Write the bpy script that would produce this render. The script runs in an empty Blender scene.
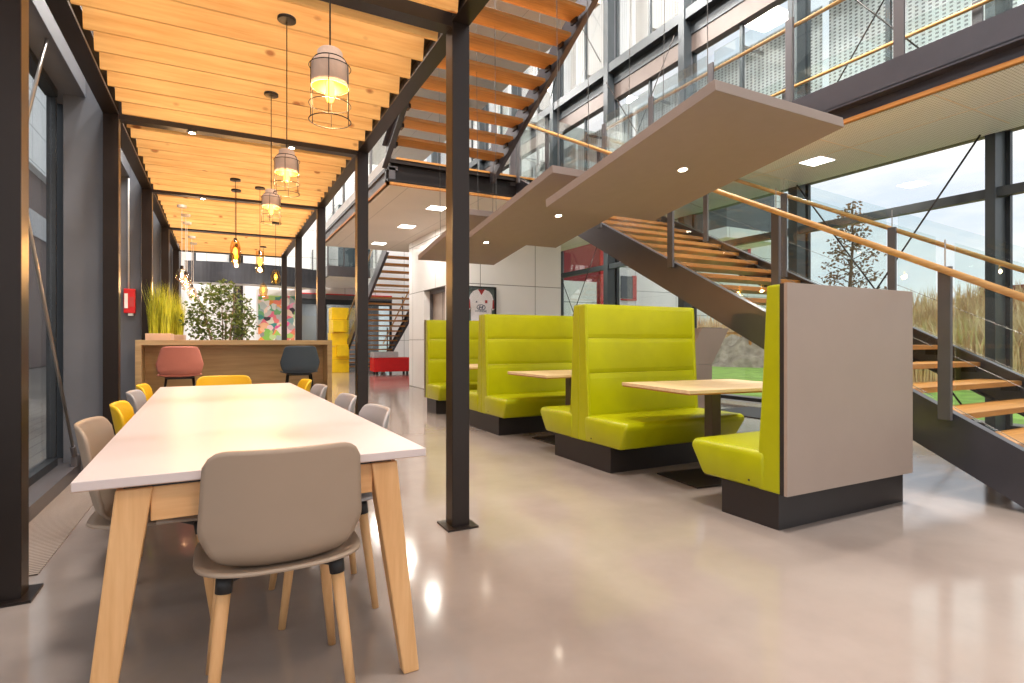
import bpy, math, random
from mathutils import Vector, Matrix
random.seed(7)
SC = bpy.context.scene
COL = SC.collection
PI = math.pi

# ------------------------------------------------------------------ materials
def srgb(r, g, b):
    f = lambda c: (c/255/12.92) if c/255 <= .04045 else ((c/255+.055)/1.055)**2.4
    return (f(r), f(g), f(b), 1)

class NT:
    def __init__(s, name):
        s.m = bpy.data.materials.new(name); s.m.use_nodes = True
        s.t = s.m.node_tree; s.t.nodes.clear()
        s.out = s.n('ShaderNodeOutputMaterial')
    def n(s, typ, **kw):
        nd = s.t.nodes.new(typ)
        for k, v in kw.items(): setattr(nd, k, v)
        return nd
    def l(s, a, b): s.t.links.new(a, b)
    def coords(s, scale=(1, 1, 1), rot=(0, 0, 0)):
        tc = s.n('ShaderNodeTexCoord'); mp = s.n('ShaderNodeMapping')
        mp.inputs['Scale'].default_value = scale; mp.inputs['Rotation'].default_value = rot
        s.l(tc.outputs['Object'], mp.inputs['Vector']); return mp.outputs['Vector']
    def noise(s, vec, scale, detail=3, rough=.5):
        t = s.n('ShaderNodeTexNoise'); t.inputs['Scale'].default_value = scale
        t.inputs['Detail'].default_value = detail; t.inputs['Roughness'].default_value = rough
        s.l(vec, t.inputs['Vector']); return t.outputs['Fac']
    def ramp(s, fac, stops):
        r = s.n('ShaderNodeValToRGB'); e = r.color_ramp.elements
        while len(e) < len(stops): e.new(.5)
        for el, (p, c) in zip(e, stops): el.position = p; el.color = c
        s.l(fac, r.inputs['Fac']); return r.outputs['Color']

def mat(name, col, rough=.5, metal=0, var=.06, vscale=6, bump=0, bscale=60, coat=0, spec=.5, stretch=(1, 1, 1), sheen=0):
    """plain surface with a little tonal wear"""
    N = NT(name); p = N.n('ShaderNodeBsdfPrincipled')
    v = N.coords(stretch)
    f = N.noise(v, vscale)
    a = tuple(max(0, c*(1-var)) for c in col[:3])+(1,); b = tuple(min(1, c*(1+var)) for c in col[:3])+(1,)
    N.l(N.ramp(f, [(.3, a), (.7, b)]), p.inputs['Base Color'])
    p.inputs['Roughness'].default_value = rough; p.inputs['Metallic'].default_value = metal
    p.inputs['Coat Weight'].default_value = coat; p.inputs['Specular IOR Level'].default_value = spec
    if bump:
        bn = N.n('ShaderNodeBump'); bn.inputs['Strength'].default_value = bump; bn.inputs['Distance'].default_value = .01
        N.l(N.noise(v, bscale), bn.inputs['Height']); N.l(bn.outputs['Normal'], p.inputs['Normal'])
    N.l(p.outputs[0], N.out.inputs[0]); return N.m

def wood(name, c1, c2, axis=0, rough=.45, scale=3.0, knots=False, coat=0):
    """grain runs along the given axis of the object"""
    N = NT(name); p = N.n('ShaderNodeBsdfPrincipled')
    st = [14, 14, 14]; st[axis] = .9
    v = N.coords(tuple(st))
    f = N.noise(v, scale, 5, .6)
    colr = N.ramp(f, [(.3, c1), (.5, tuple((a+b)/2 for a, b in zip(c1, c2))), (.72, c2)])
    if knots:
        st2 = [1.6, 1.6, 1.6]; st2[axis] = 1.0
        vo = N.n('ShaderNodeTexVoronoi'); vo.inputs['Scale'].default_value = 3.6
        N.l(N.coords(tuple(st2)), vo.inputs['Vector'])
        kr = N.ramp(vo.outputs['Distance'], [(.08, (.34, .14, .05, 1)), (.15, (1, 1, 1, 1))])
        mx = N.n('ShaderNodeMix', data_type='RGBA', blend_type='MULTIPLY'); mx.inputs[0].default_value = .8
        N.l(colr, mx.inputs[6]); N.l(kr, mx.inputs[7]); colr = mx.outputs[2]
    N.l(colr, p.inputs['Base Color'])
    p.inputs['Roughness'].default_value = rough; p.inputs['Coat Weight'].default_value = coat
    bn = N.n('ShaderNodeBump'); bn.inputs['Strength'].default_value = .08; bn.inputs['Distance'].default_value = .004
    N.l(f, bn.inputs['Height']); N.l(bn.outputs['Normal'], p.inputs['Normal'])
    N.l(p.outputs[0], N.out.inputs[0]); return N.m

def glassm(name, tint=(.9, .95, .93, 1), refl=.06, rough=.0):
    """thin architectural glass: see-through with a grazing reflection"""
    N = NT(name)
    tr = N.n('ShaderNodeBsdfTransparent'); tr.inputs[0].default_value = tint
    gl = N.n('ShaderNodeBsdfGlossy'); gl.inputs['Roughness'].default_value = rough
    lw = N.n('ShaderNodeLayerWeight'); lw.inputs['Blend'].default_value = .25
    mr = N.n('ShaderNodeMapRange'); mr.inputs['To Min'].default_value = refl; mr.inputs['To Max'].default_value = .32
    nz = N.noise(N.coords(), 1.0)
    N.l(lw.outputs['Fresnel'], mr.inputs['Value'])
    mx = N.n('ShaderNodeMixShader'); N.l(mr.outputs[0], mx.inputs[0]); N.l(tr.outputs[0], mx.inputs[1]); N.l(gl.outputs[0], mx.inputs[2])
    N.l(mx.outputs[0], N.out.inputs[0]); return N.m

def emit(name, col, s):
    N = NT(name); e = N.n('ShaderNodeEmission'); e.inputs[0].default_value = col; e.inputs[1].default_value = s
    N.l(e.outputs[0], N.out.inputs[0]); return N.m

def panels(name, col, line, sx, sy, sz, lw=.02, rough=.5, off=(0, 0, 0), spec=.4):
    """cladding: flat panels of sx x sy x sz metres with thin dark joints (0 = no joints along that axis)"""
    N = NT(name); p = N.n('ShaderNodeBsdfPrincipled'); tc = N.n('ShaderNodeTexCoord'); sp = N.n('ShaderNodeSeparateXYZ')
    N.l(tc.outputs['Object'], sp.inputs[0]); cur = None
    for i, s_ in enumerate((sx, sy, sz)):
        if not s_: continue
        a = N.n('ShaderNodeMath', operation='ADD'); a.inputs[1].default_value = 1000*s_ - off[i]; N.l(sp.outputs[i], a.inputs[0])
        m = N.n('ShaderNodeMath', operation='MODULO'); m.inputs[1].default_value = s_; N.l(a.outputs[0], m.inputs[0])
        g = N.n('ShaderNodeMath', operation='LESS_THAN'); g.inputs[1].default_value = lw; N.l(m.outputs[0], g.inputs[0])
        if cur is None: cur = g.outputs[0]
        else:
            x = N.n('ShaderNodeMath', operation='MAXIMUM'); N.l(cur, x.inputs[0]); N.l(g.outputs[0], x.inputs[1]); cur = x.outputs[0]
    mx = N.n('ShaderNodeMix', data_type='RGBA')
    base = N.ramp(N.noise(N.coords(), 1.5), [(.3, tuple(c*.95 for c in col[:3])+(1,)), (.7, col)])
    N.l(cur, mx.inputs[0]); N.l(base, mx.inputs[6]); mx.inputs[7].default_value = line
    N.l(mx.outputs[2], p.inputs['Base Color']); p.inputs['Roughness'].default_value = rough; p.inputs['Specular IOR Level'].default_value = spec
    N.l(p.outputs[0], N.out.inputs[0]); return N.m

def perforated(name, col, hole, sa, sb, axa, axb, fr=.5, see=False, rough=.5):
    """sheet metal with rows of holes; see=True leaves real openings, otherwise the holes are dark"""
    N = NT(name); p = N.n('ShaderNodeBsdfPrincipled'); tc = N.n('ShaderNodeTexCoord'); sp = N.n('ShaderNodeSeparateXYZ')
    N.l(tc.outputs['Object'], sp.inputs[0]); outs = []
    for ax, s_, shift in ((axa, sa, 0), (axb, sb, 0)):
        a = N.n('ShaderNodeMath', operation='ADD'); a.inputs[1].default_value = 1000*s_; N.l(sp.outputs[ax], a.inputs[0])
        m = N.n('ShaderNodeMath', operation='MODULO'); m.inputs[1].default_value = s_; N.l(a.outputs[0], m.inputs[0])
        g = N.n('ShaderNodeMath', operation='LESS_THAN'); g.inputs[1].default_value = s_*fr; N.l(m.outputs[0], g.inputs[0]); outs.append(g.outputs[0])
    x = N.n('ShaderNodeMath', operation='MULTIPLY'); N.l(outs[0], x.inputs[0]); N.l(outs[1], x.inputs[1])
    p.inputs['Roughness'].default_value = rough
    if see:
        p.inputs['Base Color'].default_value = col
        tl = N.n('ShaderNodeBsdfTranslucent'); tl.inputs[0].default_value = col; m0 = N.n('ShaderNodeMixShader'); m0.inputs[0].default_value = .6
        N.l(p.outputs[0], m0.inputs[1]); N.l(tl.outputs[0], m0.inputs[2])
        dk = N.n('ShaderNodeBsdfPrincipled'); dk.inputs['Base Color'].default_value = hole; mx = N.n('ShaderNodeMixShader')
        N.l(x.outputs[0], mx.inputs[0]); N.l(m0.outputs[0], mx.inputs[1]); N.l(dk.outputs[0], mx.inputs[2]); N.l(mx.outputs[0], N.out.inputs[0])
    else:
        mx = N.n('ShaderNodeMix', data_type='RGBA'); N.l(x.outputs[0], mx.inputs[0]); mx.inputs[6].default_value = col; mx.inputs[7].default_value = hole
        N.l(mx.outputs[2], p.inputs['Base Color']); N.l(p.outputs[0], N.out.inputs[0])
    return N.m

M = {}
M['steel'] = mat('dark_painted_steel', srgb(40, 31, 27), .32, .35, .05)
M['steel_grey'] = mat('grey_painted_steel', srgb(96, 92, 94), .38, .3, .05)
M['facade_steel'] = mat('facade_steel', srgb(62, 68, 72), .4, .3, .05)
M['column_grey'] = mat('column_grey', srgb(104, 106, 112), .5, .1, .05, 3)
M['frame_dark'] = mat('window_frame_dark', srgb(48, 52, 56), .4, .3)
M['plank'] = wood('spruce_planks', srgb(222, 165, 94), srgb(244, 200, 128), 0, .6, 2.2, knots=True)
M['tread'] = wood('oiled_treads', srgb(160, 106, 46), srgb(190, 132, 66), 0, .4, 2.5)
M['rail'] = wood('handrail_wood', srgb(190, 135, 72), srgb(214, 164, 100), 1, .4)
M['trim_wood'] = wood('trim_wood', srgb(190, 120, 48), srgb(215, 150, 75), 1, .5)
M['beech'] = wood('beech', srgb(214, 160, 104), srgb(232, 184, 130), 2, .45)
M['beech_x'] = wood('beech_apron', srgb(214, 160, 104), srgb(232, 184, 130), 0, .45)
M['oak'] = wood('oak_veneer', srgb(164, 136, 94), srgb(190, 162, 118), 0, .5, 2.0)
M['oak_light'] = wood('oak_table', srgb(216, 184, 142), srgb(236, 208, 170), 0, .35, 2.0)
M['laminate'] = mat('pale_laminate', srgb(206, 192, 190), .36, 0, .015, 2, spec=.35)
M['laminate_edge'] = mat('laminate_edge', srgb(196, 160, 136), .4)
M['lime'] = mat('lime_leather', srgb(168, 170, 2), .34, 0, .04, 8, bump=.12, bscale=220, spec=.35)
M['taupe'] = mat('taupe_laminate', srgb(160, 142, 130), .36, 0, .02, 5, spec=.4)
M['brown_steel'] = mat('brown_steel', srgb(98, 86, 80), .4, .2)
M['stair_steel'] = mat('stair_steel', srgb(86, 84, 90), .3, .55, .06, 3)
M['lift_steel'] = mat('lift_steel', srgb(176, 160, 148), .3, .4)
M['plinth'] = mat('black_plinth', srgb(38, 32, 32), .45)
M['cloud'] = mat('panel_felt', srgb(150, 134, 126), .85, 0, .02, 10, bump=.05, bscale=300)
M['shell_taupe'] = mat('shell_taupe', srgb(160, 140, 122), .5, 0, .02)
M['shell_grey'] = mat('shell_grey', srgb(168, 163, 164), .5, 0, .02)
M['shell_yellow'] = mat('shell_yellow', srgb(226, 178, 12), .5, 0, .03)
M['shell_pink'] = mat('shell_pink', srgb(206, 128, 112), .55, 0, .03)
M['shell_blue'] = mat('shell_blue', srgb(62, 76, 88), .55, 0, .03)
M['black_plastic'] = mat('black_plastic', srgb(30, 29, 30), .5)
M['black_wire'] = mat('black_wire', srgb(36, 32, 30), .4, .6)
M['cable'] = mat('steel_cable', srgb(120, 116, 112), .4, .6)
M['white_wall'] = panels('white_cladding', srgb(238, 237, 236), srgb(120, 116, 110), 1.27, 1.6, 1.12, .014, .35, off=(.812, .3, 0))
M['ceil_white'] = panels('soffit_white', srgb(226, 216, 204), srgb(185, 175, 165), 1.3, 0, 0, .012, .6)
M['ceil_perf'] = perforated('perforated_tiles', srgb(222, 228, 232), srgb(160, 164, 166), .035, .03, 0, 1, .45)
M['roof'] = mat('roof_white', srgb(220, 216, 210), .7)
M['glass'] = glassm('clear_glass', (.99, .995, .995, 1), .02)
M['glass_green'] = glassm('balustrade_glass', (.94, .975, .965, 1), .03)
M['screen'] = perforated('perforated_screen', srgb(238, 240, 242), srgb(120, 124, 128), .085, .055, 1, 2, .5, see=True)
M['screen_solid'] = mat('white_blind', srgb(205, 208, 210), .7)
M['red'] = mat('red_paint', srgb(200, 24, 30), .45)
M['red_fabric'] = mat('red_upholstery', srgb(215, 14, 18), .6)
M['grey_fabric'] = mat('light_grey_upholstery', srgb(190, 188, 192), .7)
M['yellow'] = mat('yellow_blocks', srgb(250, 205, 0), .45)
M['white'] = mat('white_paint', srgb(235, 232, 228), .5)
M['chrome'] = mat('brushed_steel', srgb(170, 165, 160), .3, .9)
M['concrete_shade'] = mat('pale_concrete', srgb(206, 178, 160), .8, 0, .08, 20, bump=.2)
M['leaf'] = mat('ficus_leaf', srgb(92, 112, 48), .5, 0, .35, 9)
M['leaf2'] = mat('autumn_leaf', srgb(150, 120, 88), .7, 0, .3, 3)
M['bark'] = mat('bark', srgb(120, 98, 76), .8, 0, .2, 12)
M['blade'] = mat('grass_blade', srgb(176, 178, 44), .6, 0, .3, 8)
M['reed'] = mat('dry_reed', srgb(255, 216, 172), .8, 0, .25, 2)
M['lawn'] = mat('lawn', srgb(146, 186, 84), .9, 0, .25, 2.5, bump=.5, bscale=90)
M['rock'] = mat('rock', srgb(168, 160, 140), .9, 0, .3, 3, bump=1, bscale=6)
M['ground'] = mat('paving', srgb(150, 146, 140), .8, 0, .1, 2)
M['grille'] = panels('floor_grille', srgb(170, 154, 142), srgb(84, 74, 68), 0, .026, 0, .011, .4)
M['planter'] = mat('planter_beige', srgb(200, 165, 140), .6)
M['dark_glass'] = mat('dark_glass', srgb(60, 70, 76), .08, 0, .1, 1, spec=.8)
M['brushed_dark'] = mat('brushed_dark_steel', srgb(98, 98, 102), .25, .7, .15, 3, stretch=(6, 6, .3))
M['deckboards'] = panels('deck_boards', srgb(120, 118, 114), srgb(70, 68, 66), .15, 0, 0, .012, .6)
M['bld_white'] = panels('outer_cladding', srgb(240, 244, 246), srgb(140, 150, 156), 3.2, 3.2, 1.35, .035, .5)
M['bld_brown'] = mat('brown_cladding', srgb(78, 54, 50), .6)
M['bld_red'] = mat('dark_red_cladding', srgb(140, 36, 42), .6)
M['jersey'] = mat('jersey_white', srgb(248, 242, 244), .8)
M['navy'] = mat('navy_print', srgb(34, 52, 96), .7)
M['badge'] = mat('badge_red', srgb(180, 60, 60), .7)
M['frame_back'] = mat('frame_backing', srgb(96, 108, 106), .6)
M['green_sign'] = mat('green_sign', srgb(30, 150, 70), .5)
M['lining_glow'] = mat('lining_glow', (.9, .42, .004, 1), .5)  # inside of the lampshade, the bulb's yellow glow put into its colour
M['bulb_warm'] = emit('filament_glow', (1, .62, .07, 1), 7)
M['bulb_soft'] = emit('glass_lamp_glow', (1, .60, .25, 1), 10)
M['lamp_white'] = emit('ceiling_lamp_glow', (1, .95, .86, 1), 9)
M['spot_glow'] = emit('spot_glow', (1, .88, .70, 1), 30)
M['amber_glass'] = glassm('amber_glass', (1, .80, .48, 1), .08)
M['clear_bulb'] = glassm('clear_bulb_glass', (1, .9, .8, 1), .10)

def floor_mat():
    N = NT('polished_resin_floor'); p = N.n('ShaderNodeBsdfPrincipled'); v = N.coords()
    f = N.noise(v, .9, 5, .6)
    N.l(N.ramp(f, [(.3, srgb(138, 125, 118)), (.5, srgb(150, 137, 129)), (.7, srgb(158, 146, 138))]), p.inputs['Base Color'])
    r = N.n('ShaderNodeMapRange'); r.inputs['To Min'].default_value = .07; r.inputs['To Max'].default_value = .15
    N.l(N.noise(v, 2.2, 4), r.inputs['Value']); N.l(r.outputs[0], p.inputs['Roughness'])
    p.inputs['Specular IOR Level'].default_value = .75
    bn = N.n('ShaderNodeBump'); bn.inputs['Strength'].default_value = .05; bn.inputs['Distance'].default_value = .02
    N.l(N.noise(v, 4.5, 2), bn.inputs['Height']); N.l(bn.outputs['Normal'], p.inputs['Normal'])
    N.l(p.outputs[0], N.out.inputs[0]); return N.m
M['floor'] = floor_mat()

def mural_mat():
    N = NT('graffiti_paint'); p = N.n('ShaderNodeBsdfPrincipled'); v = N.coords()
    nz = N.n('ShaderNodeTexNoise'); nz.inputs['Scale'].default_value = 2.5; N.l(v, nz.inputs['Vector'])
    vo = N.n('ShaderNodeTexVoronoi'); vo.inputs['Scale'].default_value = 8
    mx = N.n('ShaderNodeMix', data_type='RGBA'); mx.inputs[0].default_value = .3; N.l(v, mx.inputs[6]); N.l(nz.outputs['Color'], mx.inputs[7])
    N.l(mx.outputs[2], vo.inputs['Vector'])
    sp = N.n('ShaderNodeSeparateColor'); N.l(vo.outputs['Color'], sp.inputs[0])
    c = N.ramp(sp.outputs[0], [(.05, srgb(235, 228, 220)), (.22, srgb(226, 84, 150)), (.38, srgb(240, 150, 50)), (.5, srgb(236, 226, 214)), (.62, srgb(150, 200, 60)), (.78, srgb(40, 130, 130)), (.9, srgb(235, 228, 220)), (.97, srgb(60, 50, 60))])
    N.l(c, p.inputs['Base Color']); N.l(p.outputs[0], N.out.inputs[0]); return N.m
M['mural'] = mural_mat()

# ------------------------------------------------------------------ geometry helper
ORG = {}
class MB:
    def __init__(s): s.v = []; s.f = []
    def add(s, vs, fs):
        o = len(s.v); s.v += [Vector(v) for v in vs]; s.f += [tuple(i+o for i in f) for f in fs]; return s
    def box(s, x0, x1, y0, y1, z0, z1, m=None):
        vs = [Vector(p) for p in ((x0,y0,z0),(x1,y0,z0),(x1,y1,z0),(x0,y1,z0),(x0,y0,z1),(x1,y0,z1),(x1,y1,z1),(x0,y1,z1))]
        if m is not None: vs = [m @ v for v in vs]
        return s.add(vs, [(0,3,2,1),(4,5,6,7),(0,1,5,4),(1,2,6,5),(2,3,7,6),(3,0,4,7)])
    def hexa(s, a, b):
        """two matching quads a (4 pts) and b (4 pts)"""
        return s.add(list(a)+list(b), [(3,2,1,0),(4,5,6,7),(0,1,5,4),(1,2,6,5),(2,3,7,6),(3,0,4,7)])
    def prism(s, poly, d):
        n = len(poly); d = Vector(d); a = [Vector(p) for p in poly]; b = [p+d for p in a]
        return s.add(a+b, [tuple(range(n))[::-1], tuple(range(n, 2*n))]+[(i, (i+1) % n, n+(i+1) % n, n+i) for i in range(n)])
    def bar(s, a, b, w, h, up=(0, 0, 1)):
        a = Vector(a); b = Vector(b); d = (b-a).normalized(); u = Vector(up); sd = d.cross(u).normalized(); u2 = sd.cross(d).normalized()
        q = lambda c: [c-sd*w/2-u2*h/2, c+sd*w/2-u2*h/2, c+sd*w/2+u2*h/2, c-sd*w/2+u2*h/2]
        return s.hexa(q(a), q(b))
    def tube(s, pts, r, n=10, closed=False, cap=True):
        pts = [Vector(p) for p in pts]; k = len(pts); rs = r if isinstance(r, (list, tuple)) else [r]*k
        o = len(s.v); ref = None
        for i, p in enumerate(pts):
            if closed: d = (pts[(i+1) % k]-pts[i-1]).normalized()
            else: d = (pts[min(i+1, k-1)]-pts[max(i-1, 0)]).normalized()
            if ref is None: ref = d.orthogonal().normalized()
            ref = (ref-d*ref.dot(d)).normalized(); bi = d.cross(ref)
            for j in range(n):
                a = 2*PI*j/n; s.v.append(p+(ref*math.cos(a)+bi*math.sin(a))*rs[i])
        for i in range(k if closed else k-1):
            for j in range(n):
                i2 = (i+1) % k
                s.f.append((o+i*n+j, o+i*n+(j+1) % n, o+i2*n+(j+1) % n, o+i2*n+j))
        if cap and not closed:
            s.f.append(tuple(o+j for j in range(n))[::-1]); s.f.append(tuple(o+(k-1)*n+j for j in range(n)))
        return s
    def ring(s, c, r, t, n=28, m=6):
        return s.tube([(c[0]+r*math.cos(2*PI*i/n), c[1]+r*math.sin(2*PI*i/n), c[2]) for i in range(n)], t, m, closed=True)
    def lathe(s, prof, c=(0, 0, 0), n=28, cap=True, m=None):
        o = len(s.v); c = Vector(c)
        for r, z in prof:
            for j in range(n):
                v = Vector((r*math.cos(2*PI*j/n), r*math.sin(2*PI*j/n), z))
                if m is not None: v = m @ v
                s.v.append(c+v)
        for i in range(len(prof)-1):
            for j in range(n): s.f.append((o+i*n+j, o+i*n+(j+1) % n, o+(i+1)*n+(j+1) % n, o+(i+1)*n+j))
        if cap:
            s.f.append(tuple(o+j for j in range(n))[::-1]); s.f.append(tuple(o+(len(prof)-1)*n+j for j in range(n)))
        return s
    def grid(s, fn, nu, nv):
        o = len(s.v)
        for i in range(nu+1):
            for j in range(nv+1): s.v.append(Vector(fn(i/nu, j/nv)))
        w = nv+1
        for i in range(nu):
            for j in range(nv): s.f.append((o+i*w+j, o+(i+1)*w+j, o+(i+1)*w+j+1, o+i*w+j+1))
        return s
    def build(s, name, m, parent=None, smooth=False, bevel=0, solid=0, sub=0, seg=2):
        me = bpy.data.meshes.new(name); root = parent
        off = ORG.get(parent.name, Vector((0, 0, 0))) if parent else Vector((0, 0, 0))
        me.from_pydata([tuple(v-off) for v in s.v], [], s.f)
        me.materials.append(M[m] if isinstance(m, str) else m); me.update()
        import bmesh
        bm = bmesh.new(); bm.from_mesh(me); bmesh.ops.recalc_face_normals(bm, faces=bm.faces); bm.to_mesh(me); bm.free()
        if smooth:
            for p in me.polygons: p.use_smooth = True
        o = bpy.data.objects.new(name, me); COL.objects.link(o)
        if parent: o.parent = parent; ORG[o.name] = off
        if solid:
            md = o.modifiers.new('thickness', 'SOLIDIFY'); md.thickness = solid; md.offset = 0
        if bevel:
            md = o.modifiers.new('bevel', 'BEVEL'); md.width = bevel; md.segments = seg; md.limit_method = 'ANGLE'; md.angle_limit = math.radians(40)
        if sub:
            md = o.modifiers.new('sub', 'SUBSURF'); md.levels = sub; md.render_levels = sub
        return o

def tag(o, label=None, cat=None, group=None, kind=None):
    if label: o['label'] = label
    if cat: o['category'] = cat
    if group: o['group'] = group
    if kind: o['kind'] = kind
    return o
def thing(name, loc, label, cat, group=None):
    o = bpy.data.objects.new(name, None); COL.objects.link(o); o.location = loc; o.empty_display_size = .1
    ORG[o.name] = Vector(loc); return tag(o, label, cat, group)
def struct(o): o['kind'] = 'structure'; return o
def kids(o): return [c for c in bpy.data.objects if c.parent == o]
def dup(root, loc=None, rz=None, label=None, swap=None, group=None):
    r = root.copy(); COL.objects.link(r)
    if loc is not None: r.location = loc
    if rz is not None: r.rotation_euler = (0, 0, rz)
    if label: r['label'] = label
    if group: r['group'] = group
    def rec(src, dst):
        for c in kids(src):
            d = c.copy()
            if swap and d.data and d.type == 'MESH' and d.data.materials and d.data.materials[0] == swap[0]:
                d.data = swap_mesh(d.data, swap[1])
            COL.objects.link(d); d.parent = dst; rec(c, d)
    rec(root, r); return r
_sw = {}
def swap_mesh(me, m):
    k = (me.name, m.name)
    if k not in _sw:
        n = me.copy(); n.materials[0] = m; _sw[k] = n
    return _sw[k]
def light(name, typ, loc, energy, col=(1, 1, 1), size=.1, rot=(0, 0, 0), sy=None, parent=None, spot=None, blend=.5):
    d = bpy.data.lights.new(name, typ); d.energy = energy; d.color = col
    if typ == 'AREA':
        d.size = size
        if sy: d.shape = 'RECTANGLE'; d.size_y = sy
    else: d.shadow_soft_size = size
    if typ == 'SPOT': d.spot_size = spot; d.spot_blend = blend
    o = bpy.data.objects.new(name, d); COL.objects.link(o); o.rotation_euler = rot
    if parent:
        o.parent = parent; o.location = Vector(loc)-ORG[parent.name]
    else: o.location = loc
    return o

# ------------------------------------------------------------------ camera (level, 20 mm)
TH = math.radians(27.546)
cam = bpy.data.cameras.new('camera'); camo = bpy.data.objects.new('camera', cam); COL.objects.link(camo)
camo.location = (0, 0, 1.1); camo.rotation_euler = (PI/2, 0, -TH)
cam.sensor_width = 36; cam.lens = 559.3*36/1024; cam.clip_start = .05; cam.clip_end = 300
cam.shift_y = -.5/1024
SC.camera = camo

# ------------------------------------------------------------------ floor, soffits, roof, walls
XF = 8.0            # inner line of the right-hand facade
XW = -1.12          # inner line of the left-hand facade
struct(MB().box(-1.4, 8.35, -4, 24.2, -.1, 0).build('floor', 'floor'))
struct(MB().box(-1.4, 8.5, -4, 24.4, 11.4, 11.6).build('ceiling', 'roof'))
# first floor slab: soffit, fascia beam, timber edge
s1 = MB().box(2.27, 8.1, 8.5, 14.7, 3.5, 3.56)
struct(s1.build('ceiling_landing', 'ceil_white'))
struct(MB().box(2.4, 8.1, 8.62, 14.6, 3.56, 3.9).build('floor_upper_landing', 'steel'))
struct(MB().box(2.30, 2.40, 8.5, 14.7, 3.56, 3.78).box(2.27, 2.44, 8.5, 14.7, 3.74, 3.80).box(2.27, 2.44, 8.5, 14.7, 3.56, 3.585).build('trim_1', 'steel_grey'))
struct(MB().box(2.28, 2.32, 8.5, 14.7, 3.80, 3.97).build('trim_2', 'white'))
struct(MB().box(2.27, 6.3, 8.56, 8.62, 3.56, 3.88).box(2.27, 6.3, 8.46, 8.62, 3.84, 3.9).box(2.27, 6.3, 8.46, 8.62, 3.56, 3.59).build('trim_3', 'steel'))
struct(MB().box(2.25, 6.3, 8.45, 8.5, 3.5, 3.54).box(2.25, 2.3, 8.45, 14.7, 3.5, 3.54).build('trim_4', 'trim_wood'))
struct(MB().box(2.4, 6.0, 8.45, 8.62, 3.9, 3.93).build('trim_5', 'tread'))
# second floor slab
struct(MB().box(2.27, 6.3, 8.5, 20, 7.4, 7.75).build('ceiling_upper', 'ceil_white'))
# walkway beside the right facade
struct(MB().box(6.13, 7.93, -3.0, 8.5, 3.5, 3.55).build('ceiling_walkway', 'ceil_perf'))
gr_ = MB()
for i in range(8): gr_.box(6.14, 7.7, -2.2+i*1.28, -2.185+i*1.28, 3.496, 3.5)
gr_.box(6.9, 6.915, -3, 8.4, 3.496, 3.5)
struct(gr_.build('trim_6', 'ceil_white'))
struct(MB().box(6.25, 7.7, -3.0, 8.5, 3.56, 3.9).build('floor_walkway', 'steel'))
struct(MB().box(6.02, 6.08, -3.0, 8.45, 3.68, 3.95).box(6.02, 6.26, -3.0, 8.45, 3.66, 3.69).box(6.14, 6.2, -3.0, 8.45, 3.54, 3.66).build('trim_7', 'stair_steel'))
struct(MB().box(6.09, 6.15, -3.0, 8.45, 3.5, 3.54).build('trim_8', 'trim_wood'))
# white core with the lift
struct(MB().box(4.13, 6.54, 10.25, 10.65, 0, 3.5).box(4.13, 4.6, 10.65, 10.9, 0, 3.5).box(4.13, 4.6, 12.3, 13.4, 0, 3.5)
       .box(4.13, 4.6, 10.9, 12.3, 2.25, 3.5).box(6.1, 6.54, 10.65, 13.4, 0, 3.5).box(4.6, 6.1, 13.0, 13.4, 0, 3.5).build('wall_core', 'white_wall'))
dl = struct(MB().box(4.34, 4.40, 10.9, 12.3, 0, 2.25).build('door_1', 'lift_steel'))
MB().box(4.335, 4.34, 11.6, 11.61, 0, 2.2).build('door_joint', 'black_plastic', dl)
MB().box(4.28, 4.34, 10.9, 10.96, 0, 2.25).box(4.28, 4.34, 12.24, 12.3, 0, 2.25).box(4.28, 4.34, 10.96, 12.24, 2.17, 2.25).build('door_frame', 'steel_grey', dl)
cp = tag(MB().box(4.12, 4.13, 10.68, 10.76, 1.0, 1.25).build('lift_call_panel', 'chrome', bevel=.002), 'small steel call panel on the white wall by the lift', 'panel')
# far wall
struct(MB().box(-1.4, 8.2, 24, 24.3, 3.05, 11.4).box(-1.4, 2.4, 24, 24.3, 0, 3.05).box(6.6, 8.2, 24, 24.3, 0, 3.05).build('wall_far', 'white_wall'))
struct(MB().box(2.4, 6.6, 23.9, 24.0, 3.0, 3.05).build('trim_9', 'red'))
for i in range(3):
    x0 = 2.4+i*1.4
    d = struct(MB().box(x0, x0+.09, 23.92, 24.02, 0, 2.9).box(x0+1.31, x0+1.4, 23.92, 24.02, 0, 2.9).box(x0+.09, x0+1.31, 23.92, 24.02, 2.6, 2.95).box(x0+.09, x0+1.31, 23.92, 24.02, 0, .12).build('door_%d' % (i+2), 'frame_dark'))
    MB().box(x0+.09, x0+1.31, 23.96, 23.98, .12, 2.6).build('door_glass', 'glass_green', d)
struct(MB().box(-1.4, 1.2, 16.5, 16.6, 0, 0.001).build('trim_10', 'steel'))

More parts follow.
